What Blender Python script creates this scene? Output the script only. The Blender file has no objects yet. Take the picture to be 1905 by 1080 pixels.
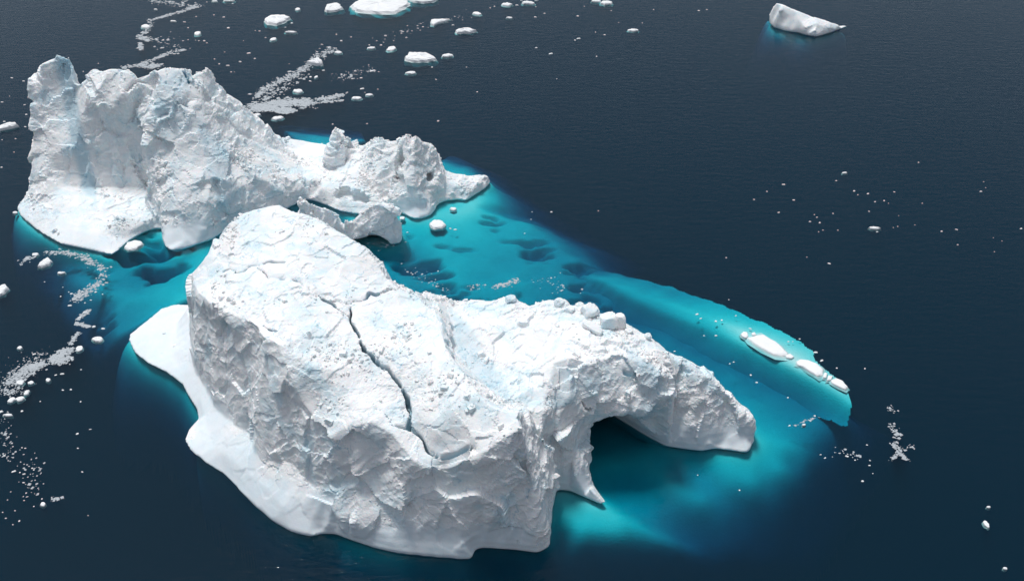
import bpy, math, random
import numpy as np
from mathutils import Vector, geometry

# ------------------------------------------------------------------ camera, sky, sun, exposure
scene = bpy.context.scene
W, H = 1905, 1080
PITCH = math.radians(36.0)
LENS, CAMH = 35.0, 150.0
cam_d = bpy.data.cameras.new('camera'); cam = bpy.data.objects.new('camera', cam_d)
scene.collection.objects.link(cam)
cam.location = (0, 0, CAMH); cam.rotation_euler = (math.pi / 2 - PITCH, 0, 0)
cam_d.lens = LENS; cam_d.sensor_width = 36; cam_d.clip_start = 1; cam_d.clip_end = 20000
scene.camera = cam

SUN_EL, SUN_AZ = math.radians(70), math.radians(-36)      # azimuth from +Y towards +X
world = bpy.data.worlds.new('World'); scene.world = world; world.use_nodes = True
wn = world.node_tree.nodes; wl = world.node_tree.links
sky = wn.new('ShaderNodeTexSky'); sky.sky_type = 'NISHITA'; sky.sun_disc = False
sky.sun_elevation = SUN_EL; sky.sun_rotation = SUN_AZ
sky.air_density = 1.0; sky.dust_density = 1.5; sky.ozone_density = 1.0
hs = wn.new('ShaderNodeHueSaturation'); hs.inputs['Saturation'].default_value = 0.42
wl.new(sky.outputs[0], hs.inputs['Color']); wl.new(hs.outputs[0], wn['Background'].inputs[0])
wn['Background'].inputs[1].default_value = 0.09

sun_d = bpy.data.lights.new('sun', 'SUN'); sun = bpy.data.objects.new('sun', sun_d)
scene.collection.objects.link(sun)
sun_d.energy = 2.2; sun_d.angle = math.radians(13); sun_d.color = (1.0, 0.98, 0.955)
sd = Vector((math.sin(SUN_AZ) * math.cos(SUN_EL), math.cos(SUN_AZ) * math.cos(SUN_EL), math.sin(SUN_EL)))
sun.rotation_euler = sd.to_track_quat('Z', 'Y').to_euler()
sun.location = (0, 200, 300)

scene.view_settings.view_transform = 'Standard'; scene.view_settings.look = 'None'
scene.view_settings.gamma = 1.0; scene.view_settings.use_curve_mapping = False
scene.view_settings.exposure = 0.27
scene.render.engine = 'CYCLES'
cy = scene.cycles
cy.use_denoising = True
cy.max_bounces = 8; cy.diffuse_bounces = 3; cy.glossy_bounces = 2; cy.transparent_max_bounces = 8
cy.volume_bounces = 0; cy.caustics_reflective = False; cy.caustics_refractive = False

# ------------------------------------------------------------------ geometry helpers
FPX = LENS / 36.0 * W
CP, SP = math.cos(PITCH), math.sin(PITCH)
def at(u, v, z=0.0):
    """point at height z seen at photo pixel (u, v)"""
    a = (u - W / 2) / FPX; b = (H / 2 - v) / FPX
    d = (a, CP + b * SP, -SP + b * CP); t = (z - CAMH) / d[2]
    return np.array([d[0] * t, d[1] * t, z])
def pts(l): return np.array([at(*p) for p in l])

def hash3(i, j, k, seed):
    h = (i.astype(np.int64) * 374761393 + j.astype(np.int64) * 668265263 + k.astype(np.int64) * 2147483647 + seed * 1274126177) & 0xffffffff
    h = ((h ^ (h >> 13)) * 1274126177) & 0xffffffff
    h = ((h ^ (h >> 16)) * 2246822519) & 0xffffffff
    return ((h ^ (h >> 15)) & 0xffffff) / float(0xffffff)

def vnoise(p, scale, seed=0, stretch=(1, 1, 1)):
    q = p / (np.array(stretch) * scale); i = np.floor(q).astype(np.int64); f = q - i
    f = f * f * f * (f * (f * 6 - 15) + 10); r = 0
    for dx in (0, 1):
        for dy in (0, 1):
            for dz in (0, 1):
                w = (f[:, 0] if dx else 1 - f[:, 0]) * (f[:, 1] if dy else 1 - f[:, 1]) * (f[:, 2] if dz else 1 - f[:, 2])
                r = r + w * hash3(i[:, 0] + dx, i[:, 1] + dy, i[:, 2] + dz, seed)
    return r * 2 - 1

def facets(p, scale, seed=0, tilt=0.5, step=0.3, stretch=(1, 1, 1)):
    """broken-ice facets: every Voronoi cell is a small tilted plane, height in units of scale"""
    q = p / (np.array(stretch) * scale); i = np.floor(q).astype(np.int64)
    best = np.full(len(q), 1e9); out = np.zeros(len(q))
    for dx in (-1, 0, 1):
        for dy in (-1, 0, 1):
            for dz in (-1, 0, 1):
                a, b, c = i[:, 0] + dx, i[:, 1] + dy, i[:, 2] + dz
                ox = q[:, 0] - (a + hash3(a, b, c, seed)); oy = q[:, 1] - (b + hash3(a, b, c, seed + 1)); oz = q[:, 2] - (c + hash3(a, b, c, seed + 2))
                d = ox * ox + oy * oy + oz * oz; m = d < best
                best = np.where(m, d, best)
                val = (tilt * (ox * (hash3(a, b, c, seed + 3) - .5) + oy * (hash3(a, b, c, seed + 4) - .5) + oz * (hash3(a, b, c, seed + 5) - .5)) * 2
                       + step * (hash3(a, b, c, seed + 6) - .5) * 2)
                out = np.where(m, val, out)
    return out * scale

def dense(l, step=2.0):
    a = np.asarray(l, float); out = [a[0]]
    for p, q in zip(a[:-1], a[1:]):
        n = max(1, int(np.linalg.norm(q[:2] - p[:2]) / step))
        for k in range(1, n + 1): out.append(p + (q - p) * k / n)
    return np.array(out)

def in_poly(X, Y, poly):
    r = np.zeros(X.shape, bool); n = len(poly)
    for k in range(n):
        x1, y1 = poly[k][0], poly[k][1]; x2, y2 = poly[(k + 1) % n][0], poly[(k + 1) % n][1]
        if y1 == y2: continue
        c = ((Y < y1) != (Y < y2)) & (X < (x2 - x1) * (Y - y1) / (y2 - y1) + x1)
        r ^= c
    return r

def poly_dist(X, Y, line):
    d = np.full(X.shape, 1e9)
    for p, q in zip(line[:-1], line[1:]):
        vx, vy = q[0] - p[0], q[1] - p[1]; L = vx * vx + vy * vy + 1e-9
        t = np.clip(((X - p[0]) * vx + (Y - p[1]) * vy) / L, 0, 1)
        d = np.minimum(d, np.hypot(X - p[0] - t * vx, Y - p[1] - t * vy))
    return d

def tin(X, Y, P, fill):
    """height over the grid by linear interpolation on the Delaunay mesh of the points P"""
    x0, y0 = X[0, 0], Y[0, 0]; res = X[1, 0] - X[0, 0]
    V, _, Fc, ov, _, _ = geometry.delaunay_2d_cdt([Vector((p[0], p[1])) for p in P], [], [], 0, 1e-4)
    Z = [P[o[0]][2] if len(o) else 0 for o in ov]
    h = np.full(X.shape, fill, float); nx, ny = X.shape
    for f in Fc:
        (ax, ay), (bx, by), (cx, cy_) = [V[k] for k in f[:3]]
        za, zb, zc = [Z[k] for k in f[:3]]
        det = (by - cy_) * (ax - cx) + (cx - bx) * (ay - cy_)
        if abs(det) < 1e-9: continue
        i0 = max(0, int((min(ax, bx, cx) - x0) / res)); i1 = min(nx, int((max(ax, bx, cx) - x0) / res) + 2)
        j0 = max(0, int((min(ay, by, cy_) - y0) / res)); j1 = min(ny, int((max(ay, by, cy_) - y0) / res) + 2)
        if i1 <= i0 or j1 <= j0: continue
        sx, sy = X[i0:i1, j0:j1], Y[i0:i1, j0:j1]
        l1 = ((by - cy_) * (sx - cx) + (cx - bx) * (sy - cy_)) / det
        l2 = ((cy_ - ay) * (sx - cx) + (ax - cx) * (sy - cy_)) / det; l3 = 1 - l1 - l2
        m = (l1 >= -1e-6) & (l2 >= -1e-6) & (l3 >= -1e-6)
        h[i0:i1, j0:j1] = np.where(m, l1 * za + l2 * zb + l3 * zc, h[i0:i1, j0:j1])
    return h

def blur(a, n=1):
    for _ in range(n):
        b = np.pad(a, 1, mode='edge')
        a = (b[:-2, 1:-1] + b[2:, 1:-1] + b[1:-1, :-2] + b[1:-1, 2:] + 4 * a) / 8
    return a

def surface_nets(f, org, res):
    """dual surface of f = 0 (f > 0 is solid) -> verts, quads"""
    s = f > 0; nx, ny, nz = f.shape
    cnt = np.zeros((nx - 1, ny - 1, nz - 1), np.int8)
    for a in (0, 1):
        for b in (0, 1):
            for c in (0, 1): cnt += s[a:nx - 1 + a, b:ny - 1 + b, c:nz - 1 + c]
    act = (cnt > 0) & (cnt < 8); I, J, K = np.nonzero(act)
    idx = np.full(act.shape, -1, np.int64); idx[I, J, K] = np.arange(len(I))
    acc = np.zeros((len(I), 3)); num = np.zeros(len(I))
    cor = [(a, b, c) for a in (0, 1) for b in (0, 1) for c in (0, 1)]
    vals = {c: f[I + c[0], J + c[1], K + c[2]] for c in cor}
    for c in cor:
        for ax in range(3):
            if c[ax]: continue
            d = list(c); d[ax] = 1; d = tuple(d)
            va, vb = vals[c], vals[d]; m = (va > 0) != (vb > 0)
            t = np.where(m, va / np.where(m, va - vb, 1), 0)
            for k in range(3): acc[:, k] += np.where(m, c[k] + (t if k == ax else 0), 0)
            num += m
    v = (np.stack([I, J, K], 1) + acc / num[:, None]) * res + np.array(org)
    quads = []
    for ax in range(3):
        o1, o2 = [k for k in range(3) if k != ax]
        if ax == 1: o1, o2 = o2, o1
        sl = [slice(None)] * 3; sl2 = [slice(None)] * 3
        sl[ax] = slice(0, -1); sl2[ax] = slice(1, None)
        a, b = s[tuple(sl)], s[tuple(sl2)]
        E = np.array(np.nonzero(a != b)).T
        ok = (E[:, o1] > 0) & (E[:, o2] > 0) & (E[:, o1] < f.shape[o1] - 1) & (E[:, o2] < f.shape[o2] - 1)
        E = E[ok]; flip = a[tuple(E.T)]
        q = []
        for (d1, d2) in ((-1, -1), (0, -1), (0, 0), (-1, 0)):
            c = E.copy(); c[:, o1] += d1; c[:, o2] += d2; q.append(idx[tuple(c.T)])
        q = np.stack(q, 1); q[~flip] = q[~flip][:, ::-1]; quads.append(q)
    return v, np.concatenate(quads)

def vnormals(v, q):
    n = np.zeros_like(v)
    fn = np.cross(v[q[:, 2]] - v[q[:, 0]], v[q[:, 3]] - v[q[:, 1]])
    for k in range(4):
        for c in range(3): n[:, c] += np.bincount(q[:, k], fn[:, c], len(v))
    return n / (np.linalg.norm(n, axis=1)[:, None] + 1e-12)

def lap(v, q, n=1, w=.5):
    for _ in range(n):
        s = np.zeros_like(v); c = np.zeros(len(v))
        for k in range(4):
            a, b = q[:, k], q[:, (k + 1) % 4]
            for d in range(3): s[:, d] += np.bincount(a, v[b, d], len(v)) + np.bincount(b, v[a, d], len(v))
            c += np.bincount(a, minlength=len(v)) + np.bincount(b, minlength=len(v))
        v = v * (1 - w) + w * s / np.maximum(c, 1)[:, None]
    return v

def mesh_np(name, v, q, mat, parent=None, attrs=None, smooth=True):
    me = bpy.data.meshes.new(name); q = np.asarray(q); k = q.shape[1]
    me.vertices.add(len(v)); me.vertices.foreach_set('co', np.ascontiguousarray(v, np.float32).ravel())
    me.loops.add(q.size); me.loops.foreach_set('vertex_index', q.astype(np.int32).ravel())
    me.polygons.add(len(q)); me.polygons.foreach_set('loop_start', np.arange(0, q.size, k, dtype=np.int32))
    me.polygons.foreach_set('loop_total', np.full(len(q), k, np.int32))
    me.polygons.foreach_set('use_smooth', np.full(len(q), smooth, bool))
    me.update(calc_edges=True); me.validate()
    for an, av in (attrs or {}).items():
        a = me.attributes.new(an, 'FLOAT', 'POINT'); a.data.foreach_set('value', np.ascontiguousarray(av, np.float32))
    me.materials.append(mat)
    o = bpy.data.objects.new(name, me); scene.collection.objects.link(o); o.parent = parent
    return o

def tag(o, label=None, cat=None, group=None, kind=None):
    if label: o['label'] = label
    if cat: o['category'] = cat
    if group: o['group'] = group
    if kind: o['kind'] = kind
    return o
def empty(name, loc=(0, 0, 0)):
    o = bpy.data.objects.new(name, None); scene.collection.objects.link(o); o.location = loc; return o

# ------------------------------------------------------------------ materials
def new_mat(name):
    m = bpy.data.materials.new(name); m.use_nodes = True; m.node_tree.nodes.clear()
    return m, m.node_tree.nodes, m.node_tree.links

def ice_material(name, rough_bump=1.0, white=(.89, .905, .91), blue=(.62, .80, .87), tan=(.80, .795, .785)):
    m, n, l = new_mat(name)
    out = n.new('ShaderNodeOutputMaterial'); b = n.new('ShaderNodeBsdfPrincipled'); l.new(b.outputs[0], out.inputs[0])
    geo = n.new('ShaderNodeNewGeometry')
    def noise(sc, det=6, rgh=.6, dist=0):
        t = n.new('ShaderNodeTexNoise'); t.inputs['Scale'].default_value = sc; t.inputs['Detail'].default_value = det
        t.inputs['Roughness'].default_value = rgh; t.inputs['Distortion'].default_value = dist
        l.new(geo.outputs['Position'], t.inputs['Vector']); return t
    def ramp(src, a, c, lo=0., hi=1.):
        r = n.new('ShaderNodeMapRange'); r.inputs[1].default_value = a; r.inputs[2].default_value = c
        r.inputs[3].default_value = lo; r.inputs[4].default_value = hi; l.new(src, r.inputs[0]); return r.outputs[0]
    def mix(fac, c1, c2):
        x = n.new('ShaderNodeMix'); x.data_type = 'RGBA'
        if isinstance(fac, float): x.inputs[0].default_value = fac
        else: l.new(fac, x.inputs[0])
        for s, c in ((x.inputs[6], c1), (x.inputs[7], c2)):
            if isinstance(c, tuple): s.default_value = (*c, 1)
            else: l.new(c, s)
        return x.outputs[2]
    c = mix(ramp(noise(.09, 5, .6).outputs[0], .48, .72, 0, .75), white, tan)
    c = mix(ramp(noise(.16, 6, .65, .6).outputs[0], .47, .68, 0, .85), c, blue)
    c = mix(ramp(noise(1.6, 4, .7).outputs[0], .5, .8, 0, .3), c, tuple(x * .84 for x in white))
    mp = n.new('ShaderNodeMapping'); mp.inputs['Rotation'].default_value = (0, math.radians(38), 0); mp.inputs['Scale'].default_value = (.10, .16, 1.1)
    l.new(geo.outputs['Position'], mp.inputs[0]); bd = n.new('ShaderNodeTexNoise'); bd.inputs['Scale'].default_value = 1.0; bd.inputs['Detail'].default_value = 7; bd.inputs['Roughness'].default_value = .65; bd.inputs['Distortion'].default_value = .8
    l.new(mp.outputs[0], bd.inputs['Vector']); c = mix(ramp(bd.outputs[0], .5, .72, 0, .3), c, (.66, .73, .77))
    wv = noise(.22, 4, .6); va = n.new('ShaderNodeVectorMath'); va.operation = 'MULTIPLY_ADD'; va.inputs[1].default_value = (6, 6, 6); l.new(wv.outputs['Color'], va.inputs[0]); l.new(geo.outputs['Position'], va.inputs[2])
    for sc_, wd_, k_ in ((.085, .012, .75), (.23, .018, .5)):
        vo = n.new('ShaderNodeTexVoronoi'); vo.feature = 'DISTANCE_TO_EDGE'; vo.inputs['Scale'].default_value = sc_; l.new(va.outputs[0], vo.inputs['Vector'])
        ln = ramp(vo.outputs['Distance'], 0, wd_, 1, 0); mk = ramp(noise(.12 + sc_, 3, .6).outputs[0], .5, .62, 0, k_)
        mu = n.new('ShaderNodeMath'); mu.operation = 'MULTIPLY'; l.new(ln, mu.inputs[0]); l.new(mk, mu.inputs[1]); c = mix(mu.outputs[0], c, (.34, .56, .68))
    aw = n.new('ShaderNodeAttribute'); aw.attribute_name = 'wet'
    c = mix(ramp(aw.outputs['Fac'], 0, 1, 0, .8), c, (.70, .78, .83))
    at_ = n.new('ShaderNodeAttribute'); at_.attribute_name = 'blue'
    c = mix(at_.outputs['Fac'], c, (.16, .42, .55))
    l.new(c, b.inputs['Base Color'])
    b.inputs['Roughness'].default_value = .62; b.inputs['Specular IOR Level'].default_value = .25
    b.inputs['Subsurface Weight'].default_value = .35; b.inputs['Subsurface Radius'].default_value = (.5, .9, 1.1); b.inputs['Subsurface Scale'].default_value = .8
    ar = n.new('ShaderNodeAttribute'); ar.attribute_name = 'rough'
    bp = n.new('ShaderNodeBump'); bp.inputs['Distance'].default_value = .2 * rough_bump
    nz = noise(2.2, 8, .72); l.new(nz.outputs[0], bp.inputs['Height'])
    mm = n.new('ShaderNodeMath'); mm.operation = 'MULTIPLY_ADD'; mm.inputs[1].default_value = .8; mm.inputs[2].default_value = .12
    l.new(ar.outputs['Fac'], mm.inputs[0]); l.new(mm.outputs[0], bp.inputs['Strength'])
    l.new(bp.outputs[0], b.inputs['Normal'])
    return m

M_ICE = ice_material('glacier_ice')
def plain_ice(name, col, rgh=.6):
    m, n, l = new_mat(name)
    out = n.new('ShaderNodeOutputMaterial'); b = n.new('ShaderNodeBsdfPrincipled'); l.new(b.outputs[0], out.inputs[0])
    geo = n.new('ShaderNodeNewGeometry'); t = n.new('ShaderNodeTexNoise'); t.inputs['Scale'].default_value = .5; t.inputs['Detail'].default_value = 6
    l.new(geo.outputs['Position'], t.inputs['Vector'])
    x = n.new('ShaderNodeMix'); x.data_type = 'RGBA'; l.new(t.outputs[0], x.inputs[0])
    x.inputs[6].default_value = (*col, 1); x.inputs[7].default_value = (*[c * .86 for c in col], 1)
    l.new(x.outputs[2], b.inputs['Base Color']); b.inputs['Roughness'].default_value = rgh; b.inputs['Specular IOR Level'].default_value = .25
    t2 = n.new('ShaderNodeTexNoise'); t2.inputs['Scale'].default_value = 2.5; t2.inputs['Detail'].default_value = 6
    l.new(geo.outputs['Position'], t2.inputs['Vector'])
    bp = n.new('ShaderNodeBump'); bp.inputs['Distance'].default_value = .2; bp.inputs['Strength'].default_value = .5
    l.new(t2.outputs[0], bp.inputs['Height']); l.new(bp.outputs[0], b.inputs['Normal'])
    return m
M_FLOE = plain_ice('floe_ice', (.86, .88, .89))
M_SUB = plain_ice('submerged_ice', (.80, .84, .85), .8)
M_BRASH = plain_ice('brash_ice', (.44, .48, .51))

def water_material():
    m, n, l = new_mat('sea_water')
    out = n.new('ShaderNodeOutputMaterial')
    geo = n.new('ShaderNodeNewGeometry')
    def noise(sc, stretch, det, rot=0.):
        mp = n.new('ShaderNodeMapping'); mp.inputs['Scale'].default_value = stretch; mp.inputs['Rotation'].default_value = (0, 0, rot)
        l.new(geo.outputs['Position'], mp.inputs[0])
        t = n.new('ShaderNodeTexNoise'); t.inputs['Scale'].default_value = sc; t.inputs['Detail'].default_value = det; t.inputs['Roughness'].default_value = .55
        l.new(mp.outputs[0], t.inputs['Vector']); return t.outputs[0]
    a = noise(.62, (.35, 1, 1), 3, .12); b_ = noise(1.7, (.5, 1, 1), 2, -.25)
    add = n.new('ShaderNodeMath'); add.operation = 'MULTIPLY_ADD'; add.inputs[1].default_value = .35
    l.new(b_, add.inputs[0]); l.new(a, add.inputs[2])
    bp = n.new('ShaderNodeBump'); bp.inputs['Distance'].default_value = .5; bp.inputs['Strength'].default_value = .3
    l.new(add.outputs[0], bp.inputs['Height'])
    fr = n.new('ShaderNodeFresnel'); fr.inputs['IOR'].default_value = 1.29; l.new(bp.outputs[0], fr.inputs['Normal'])
    gl = n.new('ShaderNodeBsdfGlossy'); gl.inputs['Roughness'].default_value = .05; l.new(bp.outputs[0], gl.inputs['Normal'])
    tr = n.new('ShaderNodeBsdfTransparent')
    m2 = n.new('ShaderNodeMixShader'); l.new(fr.outputs[0], m2.inputs[0]); l.new(tr.outputs[0], m2.inputs[1]); l.new(gl.outputs[0], m2.inputs[2])
    l.new(m2.outputs[0], out.inputs['Surface'])
    va = n.new('ShaderNodeVolumeAbsorption'); K = (.85, .102, .064); D = max(K)
    va.inputs['Color'].default_value = (*[1 - k / D for k in K], 1); va.inputs['Density'].default_value = D
    vs = n.new('ShaderNodeVolumeScatter'); S = (.0006, .0120, .0175); D = max(S)
    vs.inputs['Color'].default_value = (*[k / D for k in S], 1); vs.inputs['Density'].default_value = D
    ad = n.new('ShaderNodeAddShader'); l.new(va.outputs[0], ad.inputs[0]); l.new(vs.outputs[0], ad.inputs[1])
    l.new(ad.outputs[0], out.inputs['Volume'])
    return m
M_WATER = water_material()

# ------------------------------------------------------------------ sea
def box_mesh(name, x0, x1, y0, y1, z0, z1, mat):
    v = np.array([(x, y, z) for z in (z0, z1) for y in (y0, y1) for x in (x0, x1)], float)
    q = np.array([(0, 2, 3, 1), (4, 5, 7, 6), (0, 1, 5, 4), (2, 6, 7, 3), (0, 4, 6, 2), (1, 3, 7, 5)])
    return mesh_np(name, v, q, mat, smooth=False)
sea = box_mesh('sea_water', -6000, 6000, -3000, 9000, -220, 0, M_WATER)
tag(sea, 'dark blue rippled sea water around the icebergs', kind='structure')

# ------------------------------------------------------------------ icebergs as sculpted height shapes
def behind(sil, k1=.28, k2=.55, c=1.5, crest=2.2):
    """hidden crest, back slope and waterline behind a skyline of points"""
    top, mid, low = [], [], []
    for p in sil:
        d = p[:2] / np.linalg.norm(p[:2]); z = p[2]; k = min(crest, z * .25)
        top.append([*(p[:2] + d * k), z - k * .62]); mid.append([*(p[:2] + d * (k1 * z + c * .5 + k)), z * .5]); low.append([*(p[:2] + d * (k2 * z + c + k)), .4])
    return np.array(top), np.array(mid), np.array(low)

class Field:
    def __init__(s, bb, res, lines, outline, nblur=1):
        s.res = res; s.x0, s.x1, s.y0, s.y1 = bb
        s.X, s.Y = np.meshgrid(np.arange(s.x0, s.x1, res), np.arange(s.y0, s.y1, res), indexing='ij')
        P = np.concatenate([dense(l, 2.5) if len(l) > 1 else l for l in lines])
        s.h = blur(tin(s.X, s.Y, P, -4.0), nblur)
        s.inside = in_poly(s.X, s.Y, outline); s.raw = s.h
        s.h = np.where(s.inside, s.h, -4.0)
        s.edge = poly_dist(s.X, s.Y, np.vstack([outline, outline[:1]]))
        s.rough = np.ones(s.X.shape); s.low = np.ones(s.X.shape); s.blue = np.zeros(s.X.shape)
    def sample(s, m, x, y):
        fx = np.clip((x - s.x0) / s.res, 0, m.shape[0] - 1.001); fy = np.clip((y - s.y0) / s.res, 0, m.shape[1] - 1.001)
        i, j = fx.astype(int), fy.astype(int); a, b = fx - i, fy - j
        return m[i, j] * (1 - a) * (1 - b) + m[i + 1, j] * a * (1 - b) + m[i, j + 1] * (1 - a) * b + m[i + 1, j + 1] * a * b
    def hit(s, u, v):
        """first point of the surface seen at a photo pixel"""
        for z in np.arange(50, -.3, -.2):
            p = at(u, v, z)
            if s.x0 < p[0] < s.x1 and s.y0 < p[1] < s.y1 and s.sample(s.h, p[:1], p[1:2])[0] > z: return p
        return at(u, v, 0)
    def paint(s, poly, z, val, what='rough', soft=4):
        p = pts([(u, v, z) for u, v in poly]); m = in_poly(s.X, s.Y, p).astype(float)
        m = blur(m, soft); a = getattr(s, what); setattr(s, what, a * (1 - m) + val * m)
    def volume(s, cracks=(), caves=(), holes=(), zmax=40.):
        z = np.arange(-3.2, zmax, s.res); gx, gy = np.gradient(s.raw, s.res)
        w = 1 / np.sqrt(1 + gx * gx + gy * gy)
        f = ((s.raw[:, :, None] - z) * w[:, :, None]).astype(np.float32)
        sd_ = np.where(s.inside, s.edge, -s.edge)
        f = np.minimum(f, (sd_ + .1)[:, :, None].astype(np.float32))
        for k in np.nonzero(z < -.25)[0]: f[:, :, k] = np.minimum(f[:, :, k], sd_ + (z[k] + .25) * 1.3)
        s.crk = np.full(s.X.shape, 1e3)
        for line, wd, dep in cracks:
            P = np.array([s.hit(u, v) for u, v in line]); P = dense(P, 1.2); n = len(P)
            rs = np.random.RandomState(n * 7 + 3); P[1:-1, :2] += rs.randn(n - 2, 2) * .34
            d = poly_dist(s.X, s.Y, P); d = d + .13 * vnoise(np.stack([s.X.ravel(), s.Y.ravel(), s.X.ravel() * 0], 1), 2.2, n).reshape(d.shape) * (d < 2); s.crk = np.where(w > .5, np.minimum(s.crk, d - wd * .5), s.crk)
            m = np.argwhere((d < wd * .5 + 2 * s.res) & (w > .5))
            i, j = m[:, 0], m[:, 1]
            cut = np.maximum((d[i, j] - wd * .5)[:, None], (s.h[i, j] - dep)[:, None] - z)
            f[i, j, :] = np.minimum(f[i, j, :], cut)
        for ceil, poly in caves:
            c = tin(s.X, s.Y, ceil, -50.); m = in_poly(s.X, s.Y, poly); i, j = np.nonzero(m)
            cx, cyy = np.gradient(np.maximum(c, -5), s.res); ww = 1 / np.sqrt(1 + cx * cx + cyy * cyy)
            f[i, j, :] = np.minimum(f[i, j, :], ((z - c[i, j][:, None]) * ww[i, j][:, None]))
        for c, r in holes:
            i0, i1 = [int(np.clip((c[0] + k * r[0] * 1.3 - s.x0) / s.res, 0, len(s.X))) for k in (-1, 1)]
            j0, j1 = [int(np.clip((c[1] + k * r[1] * 1.3 - s.y0) / s.res, 0, s.X.shape[1])) for k in (-1, 1)]
            if i1 <= i0 or j1 <= j0: continue
            dx = (s.X[i0:i1, j0:j1] - c[0]) / r[0]; dy = (s.Y[i0:i1, j0:j1] - c[1]) / r[1]
            d = (np.sqrt((dx * dx + dy * dy)[:, :, None] + ((z - c[2]) / r[2]) ** 2) - 1) * min(r)
            f[i0:i1, j0:j1, :] = np.minimum(f[i0:i1, j0:j1, :], d)
        f[:, :, 0] = -1; f[0] = -1; f[-1] = -1; f[:, 0] = -1; f[:, -1] = -1; f[:, :, -1] = -1
        return surface_nets(f, (s.x0, s.y0, z[0]), s.res)

def sculpt(fd, v, q, seed, amp=1.0, big=1.0, beds=(.75, .66)):
    """breaks the smooth form into ice: bulges, facets, rubble, bedding and waterline ledges"""
    v = lap(v, q, 2, .5); n = vnormals(v, q)
    far_ = np.clip((fd.sample(fd.crk, v[:, 0], v[:, 1]) - .8) / 1, 0, 1) * np.clip((.55 - n[:, 2]) * 4, 0, 1)     # even out the steep walls
    v = v + (lap(v, q, 10, .5) - v) * far_[:, None]; n = vnormals(v, q)
    r = np.clip(fd.sample(fd.rough, v[:, 0], v[:, 1]), 0, 2); lo = fd.sample(fd.low, v[:, 0], v[:, 1]); up_ = np.clip((v[:, 2] - 4 - 1.5 * vnoise(v, 6, seed + 70)) / 3, 0, 1)
    r = r * (lo + (1 - lo) * up_); crk = fd.sample(fd.crk, v[:, 0], v[:, 1])
    wz = np.clip((v[:, 2] - .3) / 4.0, 0, 1); wz = wz * wz * (3 - 2 * wz)
    keep = np.clip((crk + .2) / 1.2, .15, 1)
    steep = np.clip((1 - n[:, 2]) * 1.8 - .45, 0, 1)
    warp = np.stack([vnoise(v, 5, seed + k) for k in (11, 12, 13)], 1) * 1.5 + np.stack([vnoise(v, 1.7, seed + k) for k in (14, 15, 16)], 1) * .5
    pw = v + warp
    rc = np.clip(r, 0, 1)
    d = big * (.5 * vnoise(v, 13, seed) + .22 * vnoise(v, 6, seed + 1))
    d += .52 * facets(v + warp * .35, 7.5, seed + 20, .55, .06) * (.25 + .75 * steep) + .34 * facets(pw, 3.1, seed + 30, .6, .14) * (.5 - .15 * steep)
    d = d * (.2 + .8 * rc) * wz
    # bedding and fracture ribs on the walls, dipping
    cz, cx = beds; al = v[:, 0] * cz + v[:, 2] * cx; ac = v[:, 2] * cz - v[:, 0] * cx
    bed = np.stack([al, v[:, 1] * .8, ac], 1) + warp * .55
    rid = 1 - np.abs(vnoise(bed, 1.9, seed + 6, (3.2, 2.0, 1))); rid2 = 1 - np.abs(vnoise(bed, .85, seed + 8, (2.6, 1.6, 1)))
    d += steep * rc * wz * ((rid ** 2 - .45) * .42 + (rid2 ** 2 - .45) * .24)
    rb = np.clip(vnoise(v, 10, seed + 5) * 1.8 + .15, .06, 1) * r
    fine = .34 * facets(v + warp * .25, 1.25, seed + 40, .6, .3) + .26 * facets(v + warp * .1, .62, seed + 50, .6, .3)
    d += fine * rb * (.15 + .85 * wz) * (1 - .7 * steep) + .05 * vnoise(v, .8, seed + 3) * rc
    ledge = np.sin(v[:, 2] * 4.2 + 1.3 * vnoise(v, 12, seed + 7)) * np.clip(1 - v[:, 2] / 5.0, 0, 1) * steep
    d += ledge * .05
    v = v + n * (d * keep * amp)[:, None]
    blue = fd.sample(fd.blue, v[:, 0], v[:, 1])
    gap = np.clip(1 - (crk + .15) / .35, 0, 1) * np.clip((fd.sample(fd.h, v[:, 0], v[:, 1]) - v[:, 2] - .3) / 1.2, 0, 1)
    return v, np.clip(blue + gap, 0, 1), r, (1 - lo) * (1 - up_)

def chunk_variants(n, seed, flat=1.0):
    """angular lumps: squashed, tilted, cut cubes (8 corners, 6 quads)"""
    rs = np.random.RandomState(seed); out = []
    base = np.array([(x, y, z) for z in (-1, 1) for y in (-1, 1) for x in (-1, 1)], float) * .5
    for _ in range(n):
        c = base * rs.uniform(.6, 1.3, 3) * np.array([1, 1, flat]) + rs.uniform(-.17, .17, (8, 3)) * np.array([1, 1, flat])
        c[4:, :2] *= rs.uniform(.55, .95); out.append(c)
    return np.array(out)
CQ = np.array([(0, 2, 3, 1), (4, 5, 7, 6), (0, 1, 5, 4), (2, 6, 7, 3), (0, 4, 6, 2), (1, 3, 7, 5)])

def scatter_mesh(name, P, size, mat, parent, seed, flat=.8, tilt=.6):
    """many small lumps joined in one mesh"""
    rs = np.random.RandomState(seed); var = chunk_variants(24, seed, flat); n = len(P)
    c = var[rs.randint(0, 24, n)] * size[:, None, None]
    a, b = rs.uniform(0, 6.283, n), rs.uniform(-tilt, tilt, n)
    x, y, z = c[..., 0], c[..., 1], c[..., 2]
    y, z = y * np.cos(b)[:, None] - z * np.sin(b)[:, None], y * np.sin(b)[:, None] + z * np.cos(b)[:, None]
    x, y = x * np.cos(a)[:, None] - y * np.sin(a)[:, None], x * np.sin(a)[:, None] + y * np.cos(a)[:, None]
    v = (np.stack([x, y, z], 2) + P[:, None, :]).reshape(-1, 3)
    q = (CQ[None] + (np.arange(n) * 8)[:, None, None]).reshape(-1, 4)
    return mesh_np(name, v, q, mat, parent, {'blue': np.zeros(len(v)), 'rough': np.full(len(v), .5)}, smooth=False)

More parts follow.
